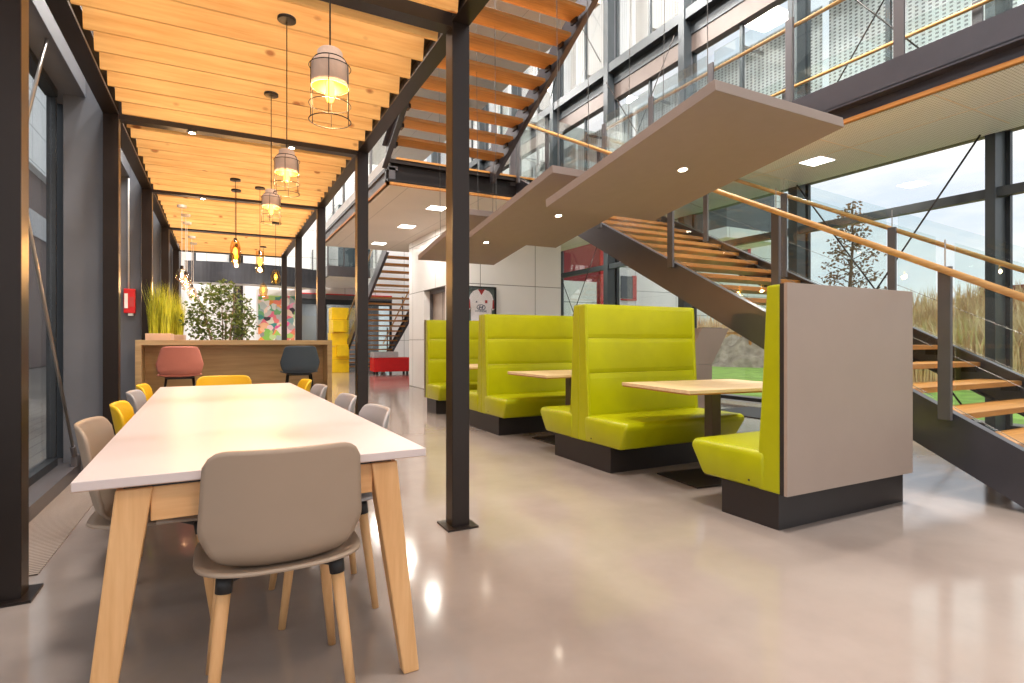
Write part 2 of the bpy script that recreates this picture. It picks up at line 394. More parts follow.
# ------------------------------------------------------------------ left facade
WY = [.45, 3.25, 5.75, 8.3, 10.85, 13.4, 16]
ncol = 0
for i, y in enumerate(WY):
    m = MB().box(XW-.02, -.87, y, y+.06, 0, 11.3).box(-1.05, -.94, y+.06, y+.2, 0, 11.3).box(XW-.02, -.87, y+.2, y+.26, 0, 11.3)
    if i == 0: continue
    lab = {1: 'flat grey facade column at the left edge, behind the nearest left pergola post', 2: 'broad flat grey column left of the long table, by the first window', 3: 'grey column that carries the red fire call point'}.get(i, 'narrow grey facade column far down the left window wall')
    tag(m.build('facade_column', 'column_grey', bevel=.004), lab, 'column', 'grey columns of the left window wall')
nw = 1
for i in range(len(WY)-1):
    y0, y1 = WY[i]+.26, WY[i+1]
    for (z0, z1) in ((.1, 3.12), (3.42, 7.0), (7.3, 11.2)):
        if z0 > 5 and i > 1: continue
        fr = MB().box(XW-.12, XW-.06, y0, y0+.04, z0, z1).box(XW-.12, XW-.06, y1-.035, y1, z0, z1).box(XW-.12, XW-.04, y0+.07, y1-.07, z0, z0+.06).box(XW-.12, XW-.04, y0+.07, y1-.07, z1-.06, z1)
        w = struct(fr.build('window_%d' % nw, 'frame_dark')); nw += 1
        MB().box(XW-.09, XW-.075, y0+.07, y1-.07, z0+.06, z1-.06).build('window_glass', 'glass', w)
struct(MB().box(XW-.14, XW+.1, .5, 16, 0, .1).build('trim_11', 'steel_grey'))
struct(MB().box(XW-.14, XW+.13, .5, 16, 3.12, 3.42).build('trim_12', 'column_grey', bevel=.004))
struct(MB().box(-1.35, XW-.02, 16, 24, 0, 11.3).build('wall_left', 'white_wall'))
struct(MB().box(XW-.14, XW+.1, .5, 16, 7.0, 7.3).build('trim_13', 'column_grey'))
for k, (a, b) in enumerate((((-.99, 3.6, 3.1), (-.99, 5.68, .12)), ((-.99, 5.6, 5.4), (-.99, 3.6, 2.4)))):
    pass
br = thing('bracing_rod', (-.99, 5.7, .12), 'long thin steel rod slanting down the left window to its sill', 'rod', 'bracing rods of the left window')
MB().tube([(-1.03, 3.75, 2.62), (-1.03, 5.6, .14)], .011, 8).build('rod', 'chrome', br, smooth=True)
MB().tube([(-1.03, 5.5, .27), (-1.03, 5.6, .14)], .02, 8).box(-1.05, -1.01, 5.55, 5.7, .1, .18).build('anchor', 'steel_grey', br)
br2 = thing('bracing_rod', (-.99, 4.2, 2.2), 'short steel rod rising past the grey transom at the upper left', 'rod', 'bracing rods of the left window')
MB().tube([(-1.03, 4.05, 2.0), (-1.03, 5.7, 4.6)], .011, 8).build('rod', 'chrome', br2, smooth=True)
tag(MB().box(-1.05, -.76, 3.36, 5.7, .0, .006).build('floor_grille', 'grille'), 'ribbed metal floor grille along the left window, beside the table', 'grille')
# fire call point with its conduit
fa = thing('fire_call_point', (-.97, 8.28, 1.5), 'small red fire call point box on the grey column', 'alarm')
MB().box(-1.045, -.925, 8.22, 8.3, 1.44, 1.74).build('housing', 'red', fa, bevel=.008)
MB().box(-1.035, -1.0, 8.215, 8.221, 1.5, 1.68).build('instruction_label', 'white', fa)
MB().box(-.985, -.94, 8.215, 8.221, 1.52, 1.64).build('break_glass', 'badge', fa)
MB().box(-1.0, -.95, 8.23, 8.29, 1.41, 1.44).build('bottom_fitting', 'white', fa)
MB().tube([(-1.0, 8.285, 1.74), (-1.0, 8.285, 3.1)], .009, 8).build('conduit', 'white', fa, smooth=True)

# ------------------------------------------------------------------ right facade
RY = [-1.6, .8, 3.19, 5.72, 8.1, 10.5, 12.9, 15.3, 17.7, 20.1, 22.5]
where = {2: 'tall grey facade column right of the stair, on the window wall', 3: 'grey facade column seen through the stair glass, left of the tree', 4: 'facade column seen behind the stringer of the timber stair',
         5: 'grey facade column beside the red framed glass, behind the lime booths', 6: 'facade column just right of the white lift core'}
for i, y in enumerate(RY):
    if i < 1: continue
    c = thing('facade_post', (XF, y, 0), where.get(i, 'far grey column of the right window wall'), 'column', 'steel columns of the right window wall')
    hw = .05 if i == 2 else .08
    MB().box(XF-.08, XF+(.17 if i == 2 else .12), y-hw, y+hw, 0, 11.3).build('shaft', 'facade_steel', c, bevel=.004)
    MB().box(XF+.12, XF+.3, y-.04, y+.04, 0, 11.3).build('mullion', 'column_grey', c)
nfl = [(.05, 3.56), (3.95, 7.05), (7.5, 11.2)]
for i in range(len(RY)-1):
    y0, y1 = RY[i]+.04, RY[i+1]-.04
    for k, (z0, z1) in enumerate(nfl):
        X0 = XF+.18
        f = MB().box(X0, X0+.06, y0, y0+.05, z0, z1).box(X0, X0+.06, y1-.05, y1, z0, z1).box(X0, X0+.06, y0+.05, y1-.05, z0, z0+.06)
        if k > 0: f.box(X0, X0+.06, (y0+y1)/2-.03, (y0+y1)/2+.03, z0+.06, z1)
        w = struct(f.build('window_%d' % nw, 'frame_dark' if k < 1 else 'facade_steel')); nw += 1
        MB().box(X0+.02, X0+.032, y0+.05, y1-.05, z0+.06, z1).build('window_glass', 'glass', w)
struct(MB().box(XF-.04, XF+.06, -1.6, 22.5, 2.77, 2.88).build('trim_14', 'facade_steel'))
struct(MB().box(XF+.14, XF+.3, -1.6, 22.5, 3.57, 3.95).box(XF-.06, XF+.14, -1.6, 22.5, 3.6, 3.9).build('trim_15', 'facade_steel'))
struct(MB().box(XF-.06, XF+.1, -1.6, 22.5, 7.3, 7.5).box(XF+.1, XF+.3, -1.6, 22.5, 7.05, 7.5).build('trim_16', 'facade_steel'))
struct(MB().box(XF+.12, XF+.3, -1.6, 22.5, 6.72, 7.05).build('trim_17', 'brown_steel'))
# bracing rods in the facade bays
def brace(y0, y1, z0, z1, lab):
    b = thing('bracing_cross', (XF-.14, (y0+y1)/2, z0), lab, 'bracing', 'crossed bracing rods of the right window wall')
    MB().tube([(XF-.14, y0, z0), (XF-.14, y1, z1)], .011, 6).build('rod', 'steel', b, smooth=True)
    MB().tube([(XF-.16, y1, z0), (XF-.16, y0, z1)], .011, 6).build('rod', 'steel', b, smooth=True)
brace(3.25, 5.6, .05, 3.5, 'crossed bracing rods on the window behind the near end of the stair')
brace(10.6, 12.8, .05, 3.5, 'crossed bracing rods in front of the red framed glass')
brace(3.25, 5.6, 3.95, 7.05, 'crossed bracing rods above the walkway, on the perforated screen')
brace(8.2, 10.4, 3.95, 7.05, 'crossed bracing rods on the upper window left of the hanging panels')
brace(10.6, 12.8, 7.6, 11, 'crossed bracing rods on the top row of windows')
# perforated screens outside the upper floors
for i in range(len(RY)-1):
    y0, y1 = RY[i]+.06, RY[i+1]-.06
    for z0, z1 in ((3.9, 6.6), (7.5, 11.0)):
        s = thing('perforated_screen', (XF+.75, y0, z0), 'perforated metal sun screen outside an upper window of the right facade', 'screen', 'perforated sun screens outside the upper windows')
        MB().box(XF+.75, XF+.76, y0, y1, z0+.05, z1).build('mesh_panel', 'screen', s)
        for zb in (z0+.3, z1-.3): MB().box(XF+.24, XF+.75, (y0+y1)/2-.02, (y0+y1)/2+.02, zb, zb+.05).build('bracket', 'facade_steel', s)

# ------------------------------------------------------------------ pergola
XL, XR, Y0, SP = -.80, 1.256, 3.11, 2.553
pg = thing('pergola', (.23, 3.11, 0), 'dark steel pergola with a warm timber plank ceiling over the long table', 'pergola')
h = .054
for i in range(-1, 5):
    y = Y0+i*SP
    for x in ((XL, XR) if i >= 0 else ()):
        p = MB().box(x-h, x+h, y-h, y+h, 0.008, 3.0).build('post', 'steel', pg, bevel=.003)
        MB().box(x-.095, x+.095, y-.095, y+.095, 0, .012).build('base_plate', 'steel', p)
    cb = MB().box(XL+h, XR-h, y-.05, y+.05, 2.94, 3.12).build('cross_beam', 'steel', pg)
for x in (XL, XR):
    MB().box(x-h, x+h, Y0-SP, Y0+4*SP+h, 2.97, 2.985).box(x-.008, x+.008, Y0-SP, Y0+4*SP+h, 2.985, 3.11).box(x-h, x+h, Y0-SP, Y0+4*SP+h, 3.11, 3.125).build('side_beam', 'steel', pg)
n = 0
for b in range(-1, 4):
    ya, yb = Y0+b*SP, Y0+(b+1)*SP
    pl = MB(); k = 9
    for j in range(k):
        y = ya+.14+(j)*(yb-ya-.16)/(k-.4)
        xr = XR-.075
        x0 = XL+.085+random.uniform(-.01, .01)
        pl.hexa([(x0, y, 2.945), (xr, y, 2.945), (xr, y+.02, 2.945), (x0, y+.02, 2.945)], [(x0, y-.035, 3.13), (xr, y-.035, 3.13), (xr, y-.015, 3.13), (x0, y-.015, 3.13)])
    pl.build('plank_ceiling', 'plank', pg)
# downlights under the cross beams
for (x, y) in ((-.22, Y0+SP), (-.2, Y0+2*SP), (.6, Y0+SP)):
    d = thing('beam_downlight', (x, y, 2.96), 'small round downlight under a pergola cross beam', 'downlight', 'downlights under the pergola cross beams')
    MB().lathe([(.035, 0), (.035, -.02), (.028, -.022)], (x, y, 2.95), 16).build('housing', 'chrome', d)
    MB().lathe([(.026, -.0225), (.001, -.0225)], (x, y, 2.95), 16, cap=False).build('lens', 'spot_glow', d)

# ------------------------------------------------------------------ pendants
WARM = (1, .60, .27)
def cage_lamp(x, y, zb, label, zc=2.93):
    t = thing('cage_pendant', (x, y, zc), label, 'pendant lamp', 'wire cage pendants over the long table')
    MB().lathe([(.05, 0), (.05, -.018), (.01, -.022)], (x, y, zc), 24).build('canopy', 'black_wire', t, bevel=.003)
    MB().tube([(x, y, zc-.02), (x, y, zb+.25)], .0028, 6).build('cord', 'black_wire', t)
    sh = [(.001, .252), (.036, .25), (.042, .243), (.043, .222), (.060, .205), (.063, .19), (.063, .12), (.0615, .12)]
    MB().lathe(sh, (x, y, zb), 36, cap=False).build('lamp_shade', 'concrete_shade', t, smooth=True)
    MB().lathe([(.0615, .121), (.057, .121), (.057, .186), (.04, .2), (.02, .21), (.001, .212)], (x, y, zb), 36, cap=False).build('shade_lining', 'lining_glow', t, smooth=True)
    c = MB(); R = .070
    c.ring((x, y, zb+.004), R, .0019).ring((x, y, zb+.06), R, .0015).ring((x, y, zb+.19), R, .0015).ring((x, y, zb+.215), .052, .0018)
    for j in range(6):
        a = 2*PI*j/6+.3; ca, sa = math.cos(a), math.sin(a)
        c.tube([(x+R*ca, y+R*sa, zb+.004), (x+R*ca, y+R*sa, zb+.185), (x+(R-.004)*ca, y+(R-.004)*sa, zb+.195), (x+.052*ca, y+.052*sa, zb+.216)], .0015, 5)
    c.build('wire_cage', 'black_wire', t, smooth=True)
    MB().lathe([(.012, .21), (.012, .15), (.010, .145)], (x, y, zb), 14).build('lamp_holder', 'black_wire', t)
    MB().lathe([(.002, .145), (.012, .14), (.015, .12), (.015, .085), (.010, .072), (.001, .068)], (x, y, zb), 16, cap=False).build('bulb', 'bulb_warm', t, smooth=True)
    light('bulb_light', 'POINT', (x, y, zb+.045), 19, WARM, .03, parent=t)
cage_lamp(.339, 2.02, 1.862, 'wire cage pendant with a glowing bulb hanging above the front half of the long table')
cage_lamp(.334, 3.40, 1.93, 'second wire cage pendant from the front, over the table')
cage_lamp(.334, 4.49, 1.967, 'farthest of the three wire cage pendants over the table')
cage_lamp(.334, .62, 1.87, 'added wire cage pendant, out of view over the near end of the pergola')  # unseen pendant, added to carry an extra light near the viewer
def glass_lamp(x, y, zt, hh, r, kind, label, watt=16, zc=2.92):
    t = thing('glass_pendant', (x, y, zc), label, 'pendant lamp', 'amber glass pendants beyond the table')
    MB().lathe([(.055, 0), (.055, -.02), (.01, -.024)], (x, y, zc), 20).build('canopy', 'black_wire', t)
    MB().tube([(x, y, zc-.02), (x, y, zt-.0)], .003, 6).build('cord', 'black_wire', t)
    MB().lathe([(.016, .0), (.016, -.045)], (x, y, zt), 12).build('lamp_holder', 'black_wire', t)
    if kind == 'long': pr = [(.016, 0), (r*.75, -.05), (r, -hh*.35), (r*.95, -hh*.75), (r*.5, -hh)]
    elif kind == 'cyl': pr = [(.016, 0), (r, -.01), (r, -hh)]
    else: pr = [(.016, 0), (r*.6, -.03), (r, -hh*.5), (r*.85, -hh*.85), (r*.6, -hh)]
    MB().lathe(pr, (x, y, zt), 24, cap=False).build('lamp_shade', 'amber_glass', t, smooth=True)
    bz = zt-hh*.55
    MB().lathe([(.002, .05), (.018, .03), (.022, 0), (.014, -.03), (.002, -.04)], (x, y, bz), 14, cap=False).build('bulb', 'bulb_warm', t, smooth=True)
    light('bulb_light', 'POINT', (x, y, bz-.08), watt, WARM, .03, parent=t)
glass_lamp(.15, 7.01, 2.255, .28, .055, 'long', 'amber glass teardrop pendant hanging left of the other glass pendants')
glass_lamp(.17, 7.5, 2.27, .28, .055, 'long', 'amber glass teardrop pendant half hidden behind its twin')
glass_lamp(.417, 7.26, 2.17, .26, .045, 'cyl', 'amber glass cylinder pendant beyond the bar counter')
glass_lamp(.755, 9.3, 2.20, .22, .075, 'bell', 'rounded amber glass pendant nearest the right pergola posts')
glass_lamp(.735, 11.76, 2.22, .26, .08, 'bell', 'lowest and farthest amber glass pendant, just above the plant')
for k, (x, y, z) in enumerate(((-.457, 8.7, 1.98), (-.44, 9.3, 1.97), (-.45, 9.9, 1.95), (-.44, 11.2, 1.95), (-.44, 11.9, 1.92))):
    t = thing('bulb_pendant', (x, y, 2.93), ['clear glass globe bulb pendant, nearest of the row above the grasses', 'clear bulb pendant second in the row above the grasses', 'clear bulb pendant in the middle of the row above the grasses', 'clear bulb pendant fourth in the row on the left', 'clear bulb pendant last in the row on the left'][k], 'pendant lamp', 'clear bulb pendants above the grasses')
    MB().lathe([(.06, 0), (.055, -.03), (.01, -.035)], (x, y, 2.92), 20).build('canopy', 'white', t)
    MB().tube([(x, y, 2.9), (x, y, z+.12)], .004, 6).build('cord', 'white', t)
    MB().lathe([(.02, .13), (.02, .08)], (x, y, z), 12).build('lamp_holder', 'black_wire', t)
    MB().lathe([(.02, .10), (.06, .06), (.082, 0), (.066, -.06), (.03, -.08), (.001, -.085)], (x, y, z), 20, cap=False).build('glass_bulb', 'clear_bulb', t, smooth=True)
    MB().lathe([(.002, .04), (.016, .03), (.016, -.03), (.002, -.04)], (x, y, z), 12, cap=False).build('filament', 'bulb_soft', t, smooth=True)
    light('bulb_light', 'POINT', (x, y, z-.1), 7, WARM, .03, parent=t)

# ------------------------------------------------------------------ long table
tb = thing('long_table', (0, 0, 0), 'long pale laminate table with splayed beech legs under the pergola', 'table')
LH = 1.635; W2 = .4625
MB().box(-W2, W2, -LH, LH, .725, .75).build('tabletop', 'laminate', tb, bevel=.002)
MB().box(-W2+.002, W2-.002, -LH+.002, LH-.002, .7235, .7248).build('top_underside', 'laminate_edge', tb)
for yy in (-LH+.07, LH-.07):
    sgn = 1 if yy > 0 else -1
    for sx in (-1, 1):
        top = Vector((sx*.335, yy, .71)); ft = Vector((sx*.43, yy, 0)); tw, bw = .042, .027
        q = lambda c, w, d: [c+Vector((-w, -d, 0)), c+Vector((w, -d, 0)), c+Vector((w, d, 0)), c+Vector((-w, d, 0))]
        MB().hexa(q(ft, bw, .022), q(top, tw, .034)).build('leg', 'beech', tb, bevel=.005)
    MB().box(-.30, .30, yy-.02, yy+.02, .615, .708).build('apron', 'beech_x', tb, bevel=.003)
MB().box(-.36, .36, -LH+.05, -LH+.10, .708, .7235).box(-.36, .36, LH-.10, LH-.05, .708, .7235).box(-.2, -.16, -LH+.1, LH-.1, .68, .7235).box(.16, .2, -LH+.1, LH-.1, .68, .7235).build('steel_subframe', 'black_plastic', tb)
tb.location = (.096, 3.375, 0); tb.rotation_euler = (0, 0, math.radians(1.35))

# ------------------------------------------------------------------ shell chairs
def se(u, p):   # signed power for superellipse outlines
    return math.copysign(abs(u)**p, u)
def shell_seat(zs=.45, w=.235, d=.225):
    def fn(u, v):
        a = 2*PI*u; r = v
        x = w*r*se(math.cos(a), .55); y = d*r*se(math.sin(a), .55)
        dish = .022*((x/w)**2)**1.2 + (.018*(max(0, -y/d))**3) - .02*max(0, y/d)**3
        return (x, y, zs-.012+dish)
    return MB().grid(fn, 48, 9)
def shell_back(zs=.45, top=.805, w=.235, bend=.012, lw=.10):
    def fn(u, v):
        # v along height, u across
        s = u*2-1
        # half width along the height
        if v < .45: hw = lw+(w-lw)*math.sin(v/.45*PI/2)**.9
        else: hw = w-bend*((v-.45)/.55)
        # rounded upper corners
        hv = v
        vmax = 1-.12*abs(s)**12
        hv = v*vmax
        # centre line: leaves the seat, sweeps back and up
        t = hv
        if t < .28:
            a = t/.28*PI/2*.92; y = -.10-.115*math.sin(a); z = zs-.006+.10*(1-math.cos(a))
        else:
            k = (t-.28)/.72; y = -.2148-.050*k; z = zs+.082+(top-zs-.082)*k
        x = hw*s
        y += (.055 if v > .3 else .055*v/.3)*abs(s)**2.4
        z += (.012*abs(s)**2)*(1-v)
        return (x, y, z)
    return MB().grid(fn, 28, 26)
def make_chair(name, m, label):
    t = thing(name, (0, 0, 0), label, 'chair')
    shell_seat().build('seat', m, t, smooth=True, solid=.010)
    shell_back(w=.219).build('backrest', m, t, smooth=True, solid=.010)
    br = MB()
    for sx in (-1, 1):
        for sy, yt, yf in ((-1, -.125, -.17), (1, .135, .19)):
            a = Vector((sx*.155, yt, .405)); b = Vector((sx*.195, yf, .0))
            MB().tube([b, b+(a-b)*.5, a], [.0135, .017, .0195], 14).build('leg', 'beech', t, smooth=True)
            MB().tube([a+(b-a)*-.06, a+(b-a)*.05], [.024, .0225], 14).build('leg_collar', 'black_plastic', t, smooth=True)
    MB().tube([(-.15, -.13, .418), (0, 0, .422), (.15, .13, .418)], .012, 8).tube([(.15, -.13, .418), (0, 0, .422), (-.15, .13, .418)], .012, 8).bar((0, -.06, .424), (0, .06, .424), .12, .012).build('seat_bracket', 'black_plastic', t, bevel=.004)
    return t
ch = make_chair('shell_chair', 'shell_taupe', 'taupe shell chair at the near head of the long table, back to the camera')
ch.location = (.165, 1.915, 0)
ch['group'] = 'shell chairs around the long table'
tp, gy, yl = M['shell_taupe'], M['shell_grey'], M['shell_yellow']
def chair(x, y, rz, m, label):
    c = dup(ch, (x, y, 0), rz, label, swap=(tp, m) if m != tp else None); return c
R = math.radians
chair(-.195, 2.55, R(-91), tp, 'nearest taupe shell chair on the window side of the long table')
chair(-.19, 3.22, R(-88), yl, 'yellow shell chair second along the window side of the table')
chair(-.215, 3.93, R(-90), gy, 'grey beige shell chair third along the window side of the table')
chair(-.23, 4.50, R(-89), yl, 'yellow shell chair farthest along the window side of the table')
chair(.395, 2.50, R(91), gy, 'light grey shell chair nearest on the booth side of the long table')
chair(.385, 3.12, R(89), gy, 'light grey shell chair second along the booth side of the table')
chair(.36, 3.90, R(90), gy, 'light grey shell chair third along the booth side of the table')
chair(.345, 4.49, R(90), yl, 'yellow shell chair farthest along the booth side of the table')
chair(.03, 5.13, R(180), yl, 'yellow shell chair at the far head of the table, facing the camera')

# ------------------------------------------------------------------ bar counter and stools
bc = thing('bar_counter', (.2, 7.4, 0), 'oak veneered bar counter with an open knee recess behind the table', 'counter')
bx0, bx1, by0, by1 = -.80, 1.215, 7.1, 7.75
MB().box(bx0, bx1, by0, by1, 1.055, 1.11).build('worktop', 'oak', bc, bevel=.002)
MB().box(bx0, bx0+.055, by0, by1, 0, 1.055).build('side_panel', 'oak', bc, bevel=.002)
MB().box(bx1-.055, bx1, by0, by1, 0, 1.055).build('side_panel', 'oak', bc, bevel=.002)
MB().box(bx0+.055, bx1-.055, by0+.34, by0+.36, 0, 1.055).build('back_panel', 'oak', bc)
def stool(x, y, rz, m, label, name='bar_stool'):
    t = thing(name, (0, 0, 0), label, 'stool', 'bar stools at the counter')
    shell_seat(.745, .20, .18).build('seat', m, t, smooth=True, solid=.010)
    shell_back(.745, 1.045, .205, .04, .15).build('backrest', m, t, smooth=True, solid=.010)
    for sx in (-1, 1):
        for yt, yf in ((-.12, -.2), (.12, .19)):
            MB().tube([(sx*.12, yt, .72), (sx*.2, yf, 0)], .011, 10).build('leg', 'black_wire', t, smooth=True)
    MB().tube([(-.19, .165, .25), (.19, .165, .25)], .010, 8).tube([(-.19, -.175, .25), (.19, -.175, .25)], .010, 8).tube([(-.19, -.175, .25), (-.19, .165, .25)], .010, 8).tube([(.19, -.175, .25), (.19, .165, .25)], .010, 8).build('footrest', 'black_wire', t, smooth=True)
    MB().box(-.13, .13, -.12, .12, .712, .727).build('seat_bracket', 'black_plastic', t)
    t.location = (x, y, 0); t.rotation_euler = (0, 0, rz); return t
stool(-.37, 6.70, R(4), 'shell_pink', 'salmon pink bar stool at the left of the oak counter')
stool(.80, 6.80, R(-3), 'shell_blue', 'dark blue grey bar stool at the right of the oak counter')

# ------------------------------------------------------------------ lime booths
BX0, BX1 = 2.85, 4.17
def booth_half(t, yc, d, seatname='seat_cushion'):
    """seat + cushioned back facing direction d (+1 = away from camera) from centre line yc"""
    x0, x1 = BX0, BX1
    # back: three padded bands, thicker towards the seat
    def prof(z):  # distance of back face from centre line
        return .082+.055*max(0, (1.43-z)/1.0)**1.2
    bands = ((.42, .815), (.815, 1.125), (1.125, 1.43))
    m = MB()
    for a, b in bands:
        pts = []
        N_ = 8
        for k in range(N_+1):
            z = a+(b-a)*k/N_; puff = .012*math.sin(PI*k/N_)**.4
            pts.append((prof(z)+puff-.008, z))
        poly = [(x0+.03, yc+d*.001, a+.0), *[(x0+.03, yc+d*p, z) for p, z in pts], (x0+.03, yc+d*.001, b)]
        m.prism(poly, (x1-x0-.06, 0, 0))
    m.build('back_cushion', 'lime', t, bevel=.004)
    # side cheeks closing the back
    for xx, sgn in ((x0, 1), (x1, -1)):
        poly = [(xx, yc, .215), (xx, yc+d*.148, .215), (xx, yc+d*.146, .45), (xx, yc+d*.115, .9), (xx, yc+d*.088, 1.425), (xx, yc, 1.425)]
        MB().prism(poly, (sgn*.035, 0, 0)).build('side_cheek', 'lime', t, bevel=.012, seg=3)
    # seat: flared cushion (underside narrower)
    yb, yf, yfb = yc+d*.10, yc+d*.66, yc+d*.58
    a = [(x0-.0, yb, .215), (x1+.0, yb, .215), (x1+.0, yfb, .215), (x0+.0, yfb, .215)]
    b = [(x0-.0, yb, .445), (x1+.02, yb, .445), (x1+.02, yf, .445), (x0-.0, yf, .445)]
    mid = [(x0-.015, yb, .40), (x1+.035, yb, .40), (x1+.035, yc+d*.675, .40), (x0-.015, yc+d*.675, .40)]
    s = MB(); s.add(a+mid+b, [(3,2,1,0),(8,9,10,11)]+[(i, (i+1) % 4, 4+(i+1) % 4, 4+i) for i in range(4)]+[(4+i, 4+(i+1) % 4, 8+(i+1) % 4, 8+i) for i in range(4)])
    s.build(seatname, 'lime', t, bevel=.03, seg=4, smooth=True)
def booth(yc, dirs, label):
    t = thing('lime_booth', (BX0, yc, 0), label, 'booth seat', 'lime green booth seats')
    for d in dirs: booth_half(t, yc, d)
    lo = min(dirs); hi = max(dirs)
    y0 = yc-(.435 if lo < 0 else -.02); y1 = yc+(.435 if hi > 0 else -.02)
    MB().box(BX0+.02, BX1-.02, y0, y1, 0, .213).build('plinth', 'plinth', t, bevel=.002)
    if len(dirs) == 1:
        d = dirs[0]
        ya, yb_ = (yc-.05, yc-.002) if d > 0 else (yc+.002, yc+.05)
        MB().box(BX0, BX1-.03, ya+(.018 if d > 0 else 0), yb_-(0 if d > 0 else .018), .215, 1.43).build('core_board', 'plinth', t)
        MB().box(BX0-.005, BX1-.045, (ya-.004 if d > 0 else yb_-.018), (ya+.018 if d > 0 else yb_+.004), .215, 1.432).build('end_panel', 'taupe', t, bevel=.002)
    MB().box(BX0-.006, BX0-.001, yc+.2*dirs[0], yc+.2*dirs[0]+.012, .25, .262).build('seam_tab', 'black_plastic', t)
    return t
booth(2.14, (1,), 'single lime booth nearest the camera, with a taupe end panel towards us')
booth(4.17, (-1, 1), 'back to back lime booth in the middle of the row')
booth(6.27, (-1, 1), 'back to back lime booth third in the row, partly behind the middle one')
booth(8.40, (-1,), 'farthest lime booth, partly behind the nearest right pergola post')
def pedestal(x, y, rz, label):
    t = thing('pedestal_table', (0, 0, 0), label, 'table', 'pedestal tables between the booths')
    MB().box(-.58, .58, -.43, .43, .728, .752).build('tabletop', 'oak_light', t, bevel=.002)
    MB().box(-.575, .575, -.425, .425, .718, .7275).build('top_underside', 'tread', t)
    MB().box(-.045, .045, -.045, .045, .012, .715).build('column', 'brown_steel', t, bevel=.003)
    MB().box(-.36, .36, -.25, .25, 0, .012).build('base_plate', 'plinth', t, bevel=.003)
    MB().box(-.15, .15, -.15, .15, .704, .715).build('mounting_plate', 'plinth', t)
    t.location = (x, y, 0); t.rotation_euler = (0, 0, rz)
pedestal(3.53, 3.26, R(-6), 'oak topped pedestal table between the nearest booth and the middle booth')
pedestal(3.49, 5.26, R(0), 'oak topped pedestal table behind the middle booth')
pedestal(3.55, 7.33, R(0), 'oak topped pedestal table between the two farthest booths')

# ------------------------------------------------------------------ hanging panels
def cloud(y0, label, corner_ys=True):
    X0, X1, L, z1, z0 = 2.80, 4.14, 2.09, 2.70, 2.395
    t = thing('hanging_panel', (3.47, y0+1, 2.55), label, 'ceiling panel', 'tilted hanging ceiling panels')
    th = .075
    a = [(X0, y0, z1), (X1, y0, z1), (X1, y0+L, z0), (X0, y0+L, z0)]
    b = [(p[0], p[1]+.01, p[2]+th) for p in a]
    MB().hexa(a, b).build('panel', 'cloud', t, bevel=.003)
    k = .47; xs, ys = X0+.51*(X1-X0), y0+k*L; zs = z1+(z0-z1)*k
    tilt = math.atan2(z1-z0, L); mr = Matrix.Rotation(-tilt, 3, 'X')
    MB().lathe([(.047, .004), (.047, -.004), (.036, -.004), (.036, .004)], (xs, ys, zs), 24, cap=False, m=mr).build('downlight_ring', 'white', t)
    MB().lathe([(.036, -.002), (.001, -.002)], (xs, ys, zs), 24, cap=False, m=mr).build('downlight_lens', 'spot_glow', t)
    light('panel_spot', 'SPOT', (xs, ys, zs-.03), 90, (1, .86, .68), .04, parent=t, spot=math.radians(110), blend=.8)
    for (cx, cy, cz, tx) in ((X0+.25, y0+.3, z1, -.15), (X1-.2, y0+.3, z1, .1), (X0+.25, y0+L-.35, z0, -.12), (X1-.2, y0+L-.35, z0, .1)):
        zz = cz+th-(.04 if cz == z1 else -.04)
        MB().tube([(cx, cy, zz), (cx+tx, cy-.1, 11.3)], .0035, 5).build('suspension_cable', 'cable', t)
    return t
cloud(2.56, 'nearest and largest looking tilted taupe panel hanging above the first booth')
cloud(4.53, 'middle tilted taupe hanging panel, between the other two')
cloud(6.52, 'farthest tilted taupe hanging panel, partly behind the pergola post')

# ------------------------------------------------------------------ stairs
RISE, GO = .1628, .318
def stair(name, xn, xf, ya, sgn, z0, n, label, zoff=0, first=1, rails=True, last=None):
    """climbs from ya in direction sgn*Y, n risers, between stringer planes xn and xf"""
    t = thing(name, (xn, ya, z0), label, 'staircase')
    sl = RISE/GO; L = n*GO
    yA, yB = ya-sgn*0.0, ya+sgn*L
    za = lambda y: z0+abs(y-ya)*sl
    for x, w in ((xn, .05), (xf, .05)):
        # channel: web plus flanges
        top, bot = (.0, -.36) if zoff == 0 else (.19, -.17)
        y0_, y1_ = ya+sgn*.0, ya+sgn*(L+.1)
        def strip(x0, x1, zt, zb):
            a = [(x0, y0_, z0+zb if zb+z0 > z0 else z0+zb), (x1, y0_, z0+zb), (x1, y0_, z0+zt), (x0, y0_, z0+zt)]
            b = [(p[0], y1_, p[2]+abs(y1_-ya)*sl) for p in a]
            return a, b
        m = MB(); m.hexa(*strip(x-.006, x+.006, top, bot))
        s_ = 1 if x == xn else -1
        m.hexa(*strip(min(x, x+s_*.07), max(x, x+s_*.07), top+.0, top-.018)); m.hexa(*strip(min(x, x+s_*.07), max(x, x+s_*.07), bot+.018, bot))
        m.build('stringer', 'stair_steel', t)
    for k in range(first, n):
        y = ya+sgn*(k*GO-GO*.15); z = z0+k*RISE-(.08 if zoff == 0 else 0)
        ylo, yhi = sorted((y-sgn*.02, y+sgn*.295))
        tr = MB().box(min(xn, xf)+.03, max(xn, xf)-.03, ylo, yhi, z-.045, z).build('tread', 'tread', t, bevel=.003)
        for xb in (min(xn, xf)+.03, max(xn, xf)-.06): MB().box(xb, xb+.03, *sorted((y-sgn*.0, y+sgn*.13)), z-.10, z-.045).build('tread_bracket', 'steel', tr)
    return t
